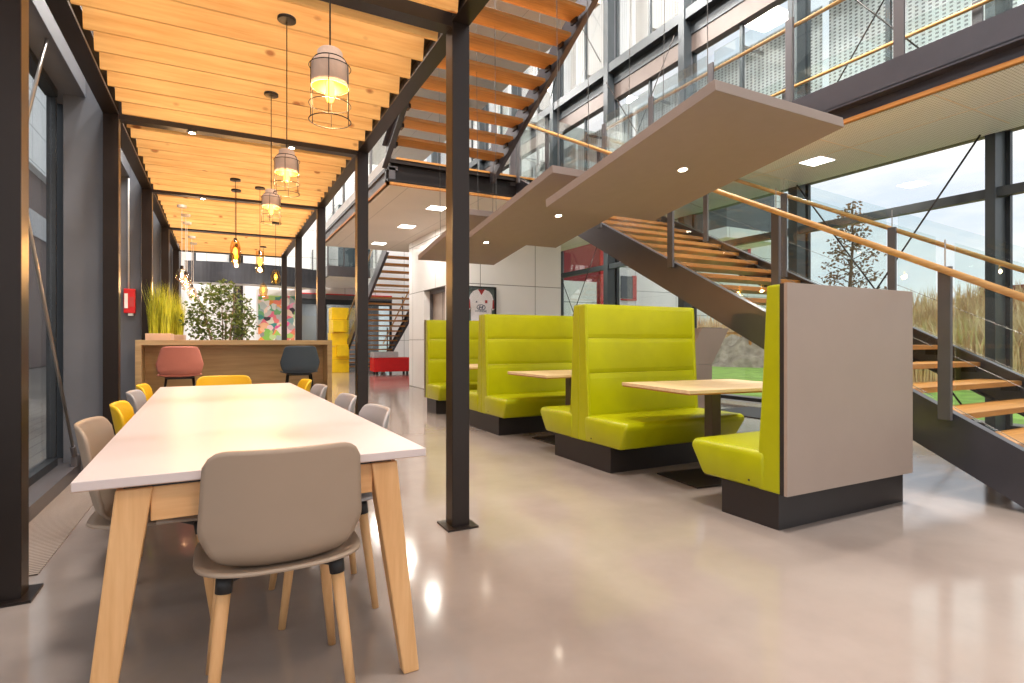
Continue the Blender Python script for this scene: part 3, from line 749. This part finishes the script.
def balustrade(t, x, ya, sgn, z0, n, side, ys, top=.98, gl=1.14, ymax=None):
    sl = RISE/GO
    zt = lambda y: z0+sgn*(y-ya)*sl
    for y in ys:
        MB().box(x-.016, x+.016, y-.04, y+.04, zt(y)-.06, zt(y)+1.01).build('balustrade_post', 'steel_grey', t, bevel=.002)
        MB().tube([(x, y, zt(y)+.97), (x, y, zt(y)+1.2)], .005, 6).build('rail_bracket', 'chrome', t)
    for a, b in zip(ys[:-1], ys[1:]):
        lo, hi = sorted((a, b)); lo += .06; hi -= .06
        q = [(x-.006, lo, zt(lo)+.05), (x+.006, lo, zt(lo)+.05), (x+.006, lo, zt(lo)+1.20), (x-.006, lo, zt(lo)+1.20)]
        r = [(x-.006, hi, zt(hi)+.05), (x+.006, hi, zt(hi)+.05), (x+.006, hi, zt(hi)+1.20), (x-.006, hi, zt(hi)+1.20)]
        MB().hexa(q, r).build('glass_panel', 'glass_green', t)
        m = MB()
        for hh in (.07, .42):
            m.tube([(x-.03, lo, zt(lo)+hh), (x-.03, hi, zt(hi)+hh)], .0025, 6)
        m.build('guard_wire', 'cable', t)
    y0_, y1_ = ys[0], ys[-1]
    MB().tube([(x-side*.035, y0_, zt(y0_)+.99), (x-side*.035, y1_, zt(y1_)+.99)], .024, 12).build('handrail', 'rail', t, smooth=True)
# flight 1: floor -> landing, climbing away from the camera
YA1 = .93-.05
f1 = stair('timber_stair', 4.55, 6.6, YA1, 1, 0, 24, 'open timber stair with steel stringers climbing behind the booths at right')
ys = [YA1-.14+1.345*i for i in range(0, 7)]
balustrade(f1, 4.50, YA1, 1, 0, 24, 1, [1.02, 2.07, 3.415, 4.76, 6.1, 7.45, 8.4])
balustrade(f1, 6.40, YA1, 1, 0, 24, -1, [1.0, 2.14, 3.44, 4.74, 6.04, 7.34, 8.4])
# flight 2: landing -> second floor, climbing towards the camera
f2 = stair('timber_stair', 4.0, 2.25, 8.45, -1, 3.9, 24, 'open timber stair seen from below, climbing over the pergola towards the camera', zoff=1)
# flight 3: far stair
f3 = stair('timber_stair', 3.94, 5.62, 21.9, -1, 0, 22, 'distant timber stair seen through the gap left of the white lift wall', zoff=1)
sl = RISE/GO
for x in (3.94, 5.62):
    m = MB().tube([(x, 21.6, 1.0), (x, 15.2, 1.0+6.4*sl+.15)], .022, 10).build('handrail', 'rail', f3, smooth=True)
for x in (3.92,):
    q = [(x-.006, 21.4, .35), (x+.006, 21.4, .35), (x+.006, 21.4, 1.3), (x-.006, 21.4, 1.3)]
    MB().hexa(q, [(a, 15.2, b+6.2*sl) for a, _, b in q]).build('glass_panel', 'glass_green', f3)
for y in (21, 19, 17, 15.4):
    MB().box(5.6, 5.64, y-.02, y+.02, (21.9-y)*sl+.1, (21.9-y)*sl+1.15).build('balustrade_post', 'steel_grey', f3)

# walkway balustrade
def flat_balustrade(name, a, b, z, n, label, rail_side, post_h=1.03, post='steel_grey'):
    a = Vector(a+(z,)); b = Vector(b+(z,)); t = thing(name, a, label, 'balustrade')
    d = (b-a)/n; u = d.normalized(); s_ = Vector((u.y, -u.x, 0))*rail_side
    for i in range(n+1):
        p = a+d*i
        MB().bar(p+Vector((0, 0, -.15)), p+Vector((0, 0, post_h)), .10 if abs(u.x) < .5 else .03, .03 if abs(u.x) < .5 else .10, up=(1, 0, 0)).build('balustrade_post', post, t, bevel=.002)
    for i in range(n):
        p = a+d*i+u*.07; q = a+d*(i+1)-u*.07; w = Vector((u.y, -u.x, 0))*.006
        lo, hi = Vector((0, 0, .04)), Vector((0, 0, 1.17))
        MB().hexa([p-w+lo, p+w+lo, p+w+hi, p-w+hi], [q-w+lo, q+w+lo, q+w+hi, q-w+hi]).build('glass_panel', 'glass_green', t)
    MB().tube([a+s_*.06+Vector((0, 0, .95)), b+s_*.06+Vector((0, 0, .95))], .024, 12).build('handrail', 'rail', t, smooth=True)
    return t
flat_balustrade('glass_balustrade', (6.08, -1.7), (6.08, 8.1), 3.95, 8, 'glass balustrade with a timber rail along the overhead walkway', 1)
flat_balustrade('glass_balustrade', (2.32, 8.55), (2.32, 14.6), 3.95, 5, 'glass balustrade along the left edge of the upper landing, beside the pergola', 1)
flat_balustrade('glass_balustrade', (4.12, 8.56), (4.48, 8.56), 3.93, 1, 'short glass balustrade between the two stair flights on the landing', 1)
flat_balustrade('glass_balustrade', (7.66, -1.7), (7.66, 8.1), 3.95, 4, 'far glass balustrade of the walkway, next to the window wall', -1)

# ------------------------------------------------------------------ soffit lamps
def square_lamp(x, y, label, z=3.5, s=.15, e=32):
    t = thing('soffit_lamp', (x, y, z), label, 'ceiling lamp', 'square lamps in the white soffits')
    MB().box(x-s-.015, x+s+.015, y-s-.015, y+s+.015, z-.006, z).build('frame', 'white', t)
    MB().box(x-s, x+s, y-s, y+s, z-.009, z-.006).build('diffuser', 'lamp_white', t)
    light('lamp_light', 'AREA', (x, y, z-.02), e, (1, .94, .85), s*2, parent=t)
square_lamp(7.05, 4.73, 'square lamp in the perforated soffit of the walkway at right')
square_lamp(7.05, 1.9, 'square lamp under the walkway near the right edge')
square_lamp(3.46, 9.57, 'nearest square lamp in the white soffit, left of the pergola post')
square_lamp(3.46, 11.4, 'middle square lamp in the white soffit')
square_lamp(3.46, 13.7, 'farthest square lamp in the white soffit')
square_lamp(4.5, 25.6, 'square fill lamp added in the low lobby ceiling behind the far doors', z=3.0, s=.4, e=120)  # added to brighten the lobby seen through the doors
square_lamp(7.2, 10.4, 'square lamp in the soffit right of the white lift wall')
for i, (x, y) in enumerate(((1.0, 0.5), (4.5, 1), (2, 6), (6, 6), (1, 12), (4.5, 12), (1, 19), (5, 19), (4.8, 4.6))):  # fill lamps added under the roof to brighten the whole hall
    t = thing('roof_fill_lamp', (x, y, 11.4), 'wide square fill lamp added high under the atrium roof', 'ceiling lamp', 'added fill lamps under the atrium roof')
    MB().box(x-.4, x+.4, y-.4, y+.4, 11.36, 11.4).build('frame', 'white', t)
    MB().box(x-.37, x+.37, y-.37, y+.37, 11.35, 11.36).build('diffuser', 'lamp_white', t)
    light('lamp_light', 'AREA', (x, y, 11.33), 750, (1, .95, .90), 1.2, parent=t)

# ------------------------------------------------------------------ framed jersey
fj = thing('framed_jersey', (4.64, 10.25, 1.3), 'framed white football jersey hanging on the white wall above the booths', 'picture')
fx0, fx1, fz0, fz1, fy = 4.30, 4.96, 1.28, 2.19, 10.25
MB().box(fx0, fx0+.02, fy-.06, fy, fz0, fz1).box(fx1-.02, fx1, fy-.06, fy, fz0, fz1).box(fx0+.02, fx1-.02, fy-.06, fy, fz1-.02, fz1).box(fx0+.02, fx1-.02, fy-.06, fy, fz0, fz0+.02).build('frame', 'black_plastic', fj)
MB().box(fx0+.02, fx1-.02, fy-.012, fy-.002, fz0+.02, fz1-.02).build('backing', 'frame_back', fj)
cx = 4.64
prof = [(-.225, 1.33), (.225, 1.33), (.225, 1.80), (.245, 1.72), (.29, 1.74), (.27, 1.92), (.235, 2.03), (.17, 2.10), (.07, 2.135), (.0, 2.11), (-.07, 2.135), (-.17, 2.10), (-.235, 2.03), (-.27, 1.92), (-.29, 1.74), (-.245, 1.72), (-.225, 1.80)]
js = MB(); js.prism([(cx+a, fy-.03, b) for a, b in prof], (0, .012, 0)).build('jersey', 'jersey', fj)
MB().prism([(cx-.075, fy-.034, 2.135), (cx, fy-.034, 2.02), (cx+.075, fy-.034, 2.135), (cx+.05, fy-.034, 2.14), (cx, fy-.034, 2.12), (cx-.05, fy-.034, 2.14)], (0, .004, 0)).build('collar', 'badge', fj)
for s_ in (-1, 1):
    MB().prism([(cx+s_*.24, fy-.034, 1.75), (cx+s_*.285, fy-.034, 1.75), (cx+s_*.275, fy-.034, 1.93), (cx+s_*.25, fy-.034, 1.93)], (0, .004, 0)).build('sleeve_stripe', 'badge', fj)
MB().prism([(cx+.08, fy-.034, 1.86), (cx+.13, fy-.034, 1.86), (cx+.13, fy-.034, 1.92), (cx+.08, fy-.034, 1.92)], (0, .004, 0)).build('club_badge', 'badge', fj)
MB().prism([(cx-.13, fy-.034, 1.87), (cx-.09, fy-.034, 1.87), (cx-.10, fy-.034, 1.905), (cx-.115, fy-.034, 1.89)], (0, .004, 0)).build('maker_mark', 'navy', fj)
def ell(cx_, cz_, a, b, y, n=28): return [(cx_+a*math.cos(2*PI*i/n), y, cz_+b*math.sin(2*PI*i/n)) for i in range(n)]
em = MB().tube(ell(cx-.01, 1.775, .09, .052, fy-.036), .006, 6, closed=True)
em.bar((cx-.055, fy-.036, 1.742), (cx-.03, fy-.036, 1.808), .019, .006, up=(0, 1, 0)).bar((cx+.008, fy-.036, 1.742), (cx+.033, fy-.036, 1.808), .019, .006, up=(0, 1, 0)).bar((cx-.03, fy-.036, 1.765), (cx+.012, fy-.036, 1.785), .014, .006, up=(0, 1, 0))
em.build('chest_emblem', 'navy', fj)
def text_mesh(body, name, m, parent, loc, size, rot):
    cu = bpy.data.curves.new(name, 'FONT'); cu.body = body; cu.size = size; cu.align_x = 'CENTER'; cu.align_y = 'CENTER'; cu.extrude = .001
    to = bpy.data.objects.new('tmp', cu); COL.objects.link(to); bpy.context.view_layer.update()
    me = bpy.data.meshes.new_from_object(to); bpy.data.objects.remove(to)
    me.materials.clear(); me.materials.append(M[m])
    me.transform(Matrix.Translation(Vector(loc)-ORG[parent.name]) @ Matrix.Rotation(rot, 4, 'X'))
    o = bpy.data.objects.new(name, me); COL.objects.link(o); o.parent = parent; return o
text_mesh('HYUNDAI', 'chest_lettering', 'navy', fj, (cx-.01, fy-.034, 1.695), .055, PI/2)
MB().box(fx0+.02, fx1-.02, fy-.052, fy-.048, fz0+.02, fz1-.02).build('glazing', 'glass', fj)

# ------------------------------------------------------------------ far end of the hall
# yellow stacked boxes
ysx = thing('block_tower', (3.7, 20.3, 0), 'bright yellow tower of stacked cube blocks near the far doors', 'sculpture')
zz = 0
for k, (dx, w, hh, rz) in enumerate(((0, .60, .47, 0), (.02, .58, .46, .0), (-.02, .6, .46, 0), (0, .58, .46, 0), (0, .58, .42, 0))):
    MB().box(-w/2, w/2, -w/2, w/2, 0, hh-.01, Matrix.Translation((3.7+dx, 20.3, zz)) @ Matrix.Rotation(rz, 4, 'Z')).build('block', 'yellow', ysx, bevel=.008); zz += hh
for (dx, z) in ((.05, .58), (-.1, 1.42)):
    MB().box(3.7+dx-.18, 3.7+dx+.2, 19.8, 20.05, z, z+.4).build('block', 'yellow', ysx, bevel=.008)
# red benches
def bench(x0, x1, y, label, back=True):
    t = thing('red_bench', (x0, y, 0), label, 'bench', 'red benches by the far stair')
    for x in (x0+.12, x1-.12):
        for yy in (y+.1, y+.5): MB().box(x-.03, x+.03, yy-.03, yy+.03, 0, .08).build('leg', 'plinth', t)
    MB().box(x0, x1, y, y+.6, .08, .54).build('seat', 'red_fabric', t, bevel=.02, seg=3)
    if back: MB().box(x0, x0+.85, y+.1, y+.55, .54, .74).build('backrest', 'grey_fabric', t, bevel=.02, seg=3)
    return t
bench(4.48, 5.75, 18.4, 'red upholstered bench with a light grey back by the far stair')
bench(5.8, 6.6, 18.35, 'red upholstered bench without a back, right of the grey backed one', False)
struct(MB().box(2.2, 6.8, 27, 27.1, 0, 3.1).box(2.2, 6.8, 24.3, 27, 3.0, 3.1).build('wall_lobby', 'column_grey'))
struct(MB().box(2.2, 6.8, 24.2, 27, -.1, 0).build('floor_lobby', 'floor'))
struct(MB().box(2.4, 6.6, 23.88, 24.0, 2.82, 3.0).build('trim_18', 'steel_grey'))
# mural board
mu = thing('mural_board', (1.8, 20, 0), 'multicoloured graffiti painted board beyond the plants', 'mural')
MB().box(1.1, 2.32, 20, 20.06, 0.05, 2.6).build('painted_face', 'mural', mu)
MB().box(1.05, 2.36, 20.06, 20.1, 0, 2.8).build('backing_board', 'white', mu)
# curved upper balcony in dark steel
cbm = MB(); ccx, ccy, rr = .3, 23.5, 4.6
def arcpts(r, z, n=24): return [(ccx+r*math.sin(a), ccy-r*math.cos(a), z) for a in [(-.27+.87*i/n) for i in range(n+1)]]
def band(m, r0, r1, z0, z1, n=24):
    A = arcpts(r0, z0, n); B = arcpts(r1, z0, n); C_ = arcpts(r1, z1, n); D_ = arcpts(r0, z1, n)
    o = len(m.v); m.v += [Vector(p) for tup in zip(A, B, C_, D_) for p in tup]
    for i in range(n):
        for j in range(4): m.f.append((o+i*4+j, o+i*4+(j+1) % 4, o+(i+1)*4+(j+1) % 4, o+(i+1)*4+j))
    return m
bal = thing('curved_balcony', (ccx, ccy-rr, 2.9), 'curved dark steel balcony front behind the plants', 'balcony')
band(MB(), rr-.05, rr, 2.85, 3.48).build('front_band', 'brushed_dark', bal, smooth=False)
band(MB(), rr-.7, rr-.05, 2.85, 2.95).build('balcony_floor', 'white', bal)
# grey balcony box at the far first floor
gb = thing('corner_balcony', (3.3, 19.8, 3.3), 'grey steel corner balcony with glass sides above the yellow blocks', 'balcony')
MB().box(3.2, 4.9, 19.6, 19.68, 3.3, 3.65).box(3.2, 3.28, 19.68, 23.9, 3.3, 3.65).build('fascia', 'steel_grey', gb)
MB().box(3.28, 4.9, 19.68, 23.9, 3.3, 3.4).build('balcony_floor', 'white', gb)
for x in (3.22, 3.75, 4.3, 4.85): MB().box(x-.02, x+.02, 19.6, 19.64, 3.65, 4.7).build('balustrade_post', 'steel_grey', gb)
for y in (20.8, 22, 23.2): MB().box(3.2, 3.24, y-.02, y+.02, 3.65, 4.7).build('balustrade_post', 'steel_grey', gb)
MB().box(3.22, 4.9, 19.61, 19.625, 3.68, 4.65).build('glass_panel', 'glass_green', gb)
MB().box(3.21, 3.225, 19.65, 23.9, 3.68, 4.65).build('glass_panel', 'glass_green', gb)
struct(MB().box(3.9, 5.2, 21.5, 23.9, 3.7, 6.2).build('wall_far_lobby', 'dark_glass'))
# bright far windows above the curved balcony
w = struct(MB().box(-.9, -.8, 23.9, 24.0, 3.9, 6).box(.3, .4, 23.9, 24, 3.9, 6).box(-.8, .3, 23.9, 24, 3.9, 3.98).build('window_%d' % nw, 'frame_dark')); nw += 1
sp_ = tag(MB().tube([(.55, 21.6, 0), (.55, 21.6, 11.3)], .16, 20).build('round_column', 'brushed_dark', smooth=True), 'round dark steel column beyond the plant', 'column')

# lectern stand by the window
lc = thing('lectern', (6.65, 6.3, 0), 'angular taupe lectern stand by the window behind the middle booth', 'lectern')
MB().prism([(6.42, 6.3, 0), (6.81, 6.3, 0), (6.81, 6.3, .73), (6.42, 6.3, .73)], (0, .22, 0)).build('pedestal', 'taupe', lc, bevel=.003)
MB().prism([(6.42, 6.3, .735), (6.81, 6.3, .735), (7.19, 6.3, 1.30), (6.60, 6.3, 1.30), (6.42, 6.3, 1.03)], (0, .22, 0)).build('slanted_top', 'taupe', lc, bevel=.003)
MB().box(6.7, 7.08, 6.34, 6.48, 1.30, 1.312).build('reading_plate', 'steel_grey', lc)
tag(MB().box(6.75, 7.8, 5.2, 6.4, 0, .012).build('door_mat', 'plinth'), 'dark entrance mat on the floor by the window glass', 'mat')


# ------------------------------------------------------------------ plants indoors
def leaf_quads(m, c, n, rx, ry, rz, size, rnd):
    for _ in range(n):
        while True:
            a, b, d = rnd.uniform(-1, 1), rnd.uniform(-1, 1), rnd.uniform(-1, 1)
            if a*a+b*b+d*d < 1: break
        p = Vector((c[0]+a*rx, c[1]+b*ry, c[2]+d*rz))
        u = Vector((rnd.uniform(-1, 1), rnd.uniform(-1, 1), rnd.uniform(-.8, .3))).normalized(); w = u.orthogonal().normalized()
        w = (w*math.cos(rnd.uniform(0, 6))+u.cross(w)*.8).normalized(); s_ = size*rnd.uniform(.6, 1.2)
        nrm = u.cross(w)*s_*.12
        m.add([p, p+u*s_*.5+w*s_*.28+nrm, p+u*s_, p+u*s_*.5-w*s_*.28+nrm], [(0, 1, 2), (0, 2, 3)])
rnd = random.Random(3)
fic = thing('potted_ficus', (.05, 9.0, 0), 'bushy green potted fig tree behind the oak counter', 'plant')
MB().lathe([(.16, 0), (.20, .42), (.18, .42), (.17, .38), (.001, .38)], (.05, 9.0, 0), 28).build('pot', 'planter', fic, smooth=False)
st_ = MB()
for k in range(9):
    a = rnd.uniform(0, 6.28); r_ = rnd.uniform(.1, .42); top = rnd.uniform(1.4, 1.95)
    st_.tube([(.05, 9.0, .36), (.05+r_*.3*math.cos(a), 9.0+r_*.3*math.sin(a), .85), (.05+r_*math.cos(a), 9.0+r_*math.sin(a), top)], [.016, .011, .004], 6)
st_.build('stems', 'bark', fic, smooth=True)
lv = MB()
for c_, n_, rx, rz_ in (((.02, 9, 1.5), 480, .42, .42), ((-.28, 9, 1.4), 210, .2, .3), ((.30, 9, 1.38), 210, .2, .3), ((.0, 9, 1.82), 190, .26, .18), ((.0, 9, 1.15), 150, .36, .2)):
    leaf_quads(lv, c_, n_, rx, .32, rz_, .075, rnd)
lv.build('foliage', 'leaf', fic)
def tuft(x, y, label):
    t = thing('potted_grass', (x, y, 0), label, 'plant', 'tall ornamental grasses in planters')
    MB().hexa([(x-.12, y-.25, 0), (x+.12, y-.25, 0), (x+.12, y+.25, 0), (x-.12, y+.25, 0)], [(x-.13, y-.27, 1.19), (x+.13, y-.27, 1.19), (x+.13, y+.27, 1.19), (x-.13, y+.27, 1.19)]).build('planter_box', 'planter', t, bevel=.004)
    g = MB()
    for _ in range(420):
        a = rnd.uniform(0, 6.28); lean = rnd.uniform(.01, .15); hh = rnd.uniform(.35, .72); bx, by = x+rnd.uniform(-.1, .1), y+rnd.uniform(-.2, .2)
        d = Vector((math.cos(a), math.sin(a), 0)); w = Vector((-d.y, d.x, 0))*.004
        p0 = Vector((bx, by, 1.14)); p1 = p0+d*lean*.35+Vector((0, 0, hh*.6)); p2 = p0+d*lean+Vector((0, 0, hh))
        g.add([p0-w, p0+w, p1+w*.8, p1-w*.8, p2], [(0, 1, 2, 3), (3, 2, 4)])
    g.build('grass_blades', 'blade', t)
tuft(-.655, 8.1, 'tall yellow green ornamental grass in a beige planter, nearer one by the grey columns')
tuft(-.6, 9.75, 'tall yellow green ornamental grass in a beige planter, farther one left of the fig')

# ------------------------------------------------------------------ outdoors, right side
tag(MB().box(8.35, 120, -40, 120, -.16, -.02).build('lawn', 'lawn'), 'green lawn outside the right window wall', 'lawn', kind='stuff')
tag(MB().box(8.35, 9.4, -4, 24, -.03, 0.0).build('terrace', 'ground'), 'pale paved strip outside the window', 'paving', kind='structure')
# stone bank
rk = MB()
def rf(u, v):
    y = 6+u*26; x = 19.5+v*3.5+.4*math.sin(y*1.7)
    z = -.05+1.2*min(1, v*1.6)+.18*math.sin(y*2.3+v*9)+.12*math.sin(y*5.1-v*13)
    return (x, y, z if v > 0 else -.05)
rk.grid(rf, 90, 12)
tag(rk.build('rock_bank', 'rock'), 'low rocky bank at the far side of the lawn', 'rocks', kind='stuff')
rd = MB()
def bank_z(x, y): return max(0, min(1.25, (x-15.2)*.3))*(1 if y < 10 else max(0, 1-(y-10)/2.5))
for _ in range(34000):
    x = rnd.uniform(15.5, 22); y = rnd.uniform(-4, 11.5) if rnd.random() < .8 else rnd.uniform(11.5, 30)
    if y > 11: x = rnd.uniform(23, 27)
    hh = rnd.uniform(.9, 1.8)*(.75+.25*math.sin(x*1.3+y*.9)); a = rnd.uniform(0, 6.28); ln = rnd.uniform(.05, .5)
    d = Vector((math.cos(a), math.sin(a), 0)); w = Vector((.4625, -.8866, 0)); w = Vector((w.y, -w.x, 0)).cross(Vector((0,0,1)))*.012
    z0 = bank_z(x, y) if y < 11 else 1.1
    p0 = Vector((x, y, z0-.05)); p1 = p0+d*ln*.3+Vector((0, 0, hh*.65)); p2 = p0+d*ln+Vector((0, 0, hh)); w2 = Vector((-d.y, d.x, 0))*.014
    rd.add([p0-w2, p0+w2, p1+w2*1.3, p1-w2*1.3, p2], [(0, 1, 2, 3), (3, 2, 4)])
tag(rd.build('dry_reeds', 'reed'), 'tall dry straw coloured reeds beyond the lawn at right', 'reeds', kind='stuff')
# bank under the reeds
bk = MB().grid(lambda u, v: (14.8+v*14, -12+u*24.6, bank_z(14.8+v*14, -12+u*24.6)+.06*math.sin(u*40)*v-.06), 40, 20)
tag(bk.build('reed_bank', 'reed'), 'low earth bank that the dry reeds grow on', 'bank', kind='stuff')
# sparse autumn tree
tr = thing('garden_tree', (20.2, 12.3, 0), 'slender autumn tree with sparse brown leaves outside the stair window', 'tree')
tk = MB().tube([(20.2, 12.3, -.1), (20.15, 12.3, 2.5), (20.3, 12.25, 4.5), (20.4, 12.3, 6.2)], [.09, .07, .04, .012], 8)
lf = MB()
for k in range(34):
    z = 1.9+4.0*k/34; a = k*2.4; ln = (1.35*(1-(z-1.9)/4.6)**.7)*rnd.uniform(.6, 1)
    p = Vector((20.2+.03*(z-2), 12.3, z)); q = p+Vector((math.cos(a)*ln, math.sin(a)*ln, ln*.45))
    tk.tube([p, (p+q)/2+Vector((0, 0, .05)), q], [.02, .013, .005], 5)
    for f_ in (.55, .8, 1.0): leaf_quads(lf, p+(q-p)*f_, 13, .26, .26, .17, .15, rnd)
tk.build('trunk', 'bark', tr, smooth=True); lf.build('foliage', 'leaf2', tr)
# white office building with red framed windows, across the lawn
wb = thing('office_building', (9, 25, 0), 'white clad office building with red edged windows beyond the stair', 'building')
MB().box(9.5, 35, 26, 40, -.01, 13).build('wall', 'bld_white', wb)
for (x, z) in ((21.2, 3.6), (27.6, 7.2), (31.0, 6.4), (26.4, .6), (16.6, 5.9), (24.4, 9.4), (30.4, .8)):
    f = MB().box(x-.5, x+.35, 25.93, 26, z, z+1.3).build('window', 'dark_glass', wb)
    MB().box(x+.35, x+.62, 25.9, 26, z-.05, z+1.35).box(x-.5, x+.62, 25.9, 26, z-.12, z-.05).build('red_reveal', 'red', f)
bx_ = thing('annex_block', (22.5, 21, 0), 'dark glazed box projecting from the white office building', 'building')
MB().box(25.5, 30, 22.5, 26, 7.0, 7.6).build('floor_slab', 'bld_white', bx_)
MB().box(25.7, 29.8, 22.7, 26, 7.6, 10).build('glazed_box', 'dark_glass', bx_)
rb = thing('red_entrance', (11.5, 19.5, 0), 'dark red framed glazed entrance block seen beside the white lift wall', 'building')
MB().box(9.6, 15.2, 19.5, 24.5, 0, 7.2).build('red_wall', 'bld_red', rb)
MB().box(14.4, 14.8, 19.42, 19.5, 0, 7.2).build('red_fin', 'red', rb)
MB().box(10, 14.2, 19.44, 19.5, 2.1, 3.6).build('window', 'bld_white', rb)
MB().box(10, 14.2, 19.44, 19.5, .2, 1.7).build('window', 'dark_glass', rb)
hb = thing('low_building', (46, 16, 0), 'low dark red building on the horizon behind the reeds', 'building')
MB().box(44, 56, -8, 18.3, 0, 4.6).build('wall', 'bld_red', hb)
MB().box(43.95, 44, 12, 12.8, 3.2, 3.9).build('window', 'white', hb)
fr_ = thing('garden_railing', (21, 17, .9), 'weathered timber rail along the top of the rocky bank', 'railing')
MB().box(20.9, 21.1, 13, 24, 1.42, 1.52).build('top_rail', 'rail', fr_)
for k in range(6): MB().box(20.95, 21.05, 13+k*2.1, 13.08+k*2.1, .6, 1.42).build('post', 'rail', fr_)

# ------------------------------------------------------------------ outdoors, left side
tag(MB().box(-60, -1.4, -30, 60, -.14, -.04).build('terrace_left', 'deckboards'), 'grey boarded terrace outside the left window', 'terrace', kind='structure')
lb = thing('neighbour_building', (-6, 12, 0), 'white panelled building with a brown ground floor outside the left window', 'building')
MB().box(-16, -6.5, 4, 60, 8, 20).build('upper_wall', 'bld_white', lb)
MB().box(-15.6, -6.8, 4.4, 60, 0, 8).build('lower_wall', 'bld_brown', lb)
MB().box(-6.8, -6.72, 6, 58, 5.4, 6.4).build('window_band', 'dark_glass', lb)
MB().box(-6.5, -6.42, 34, 35, 9, 13).build('red_reveal', 'red', lb)

# ------------------------------------------------------------------ sky
W = bpy.data.worlds.new('sky'); SC.world = W; W.use_nodes = True; t = W.node_tree; t.nodes.clear()
o_ = t.nodes.new('ShaderNodeOutputWorld'); b_ = t.nodes.new('ShaderNodeBackground'); tc = t.nodes.new('ShaderNodeTexCoord'); mp = t.nodes.new('ShaderNodeMapping')
mp.inputs['Scale'].default_value = (1.2, 1.2, 4.0)
nz = t.nodes.new('ShaderNodeTexNoise'); nz.inputs['Scale'].default_value = 2.2; nz.inputs['Detail'].default_value = 6; nz.inputs['Roughness'].default_value = .55
cr = t.nodes.new('ShaderNodeValToRGB'); e = cr.color_ramp.elements
e[0].position = .36; e[0].color = srgb(206, 216, 228); e[1].position = .62; e[1].color = srgb(250, 246, 243)
t.links.new(tc.outputs['Generated'], mp.inputs[0]); t.links.new(mp.outputs[0], nz.inputs['Vector']); t.links.new(nz.outputs['Fac'], cr.inputs[0])
t.links.new(cr.outputs[0], b_.inputs[0]); b_.inputs[1].default_value = 1.4; t.links.new(b_.outputs[0], o_.inputs[0])

SC.view_settings.view_transform = 'Standard'; SC.view_settings.look = 'None'; SC.view_settings.gamma = 1; SC.view_settings.use_curve_mapping = False
SC.view_settings.exposure = 0.0
SC.cycles.max_bounces = 10; SC.cycles.transparent_max_bounces = 24; SC.cycles.sample_clamp_indirect = 4; SC.cycles.diffuse_bounces = 5
SC.cycles.use_denoising = True
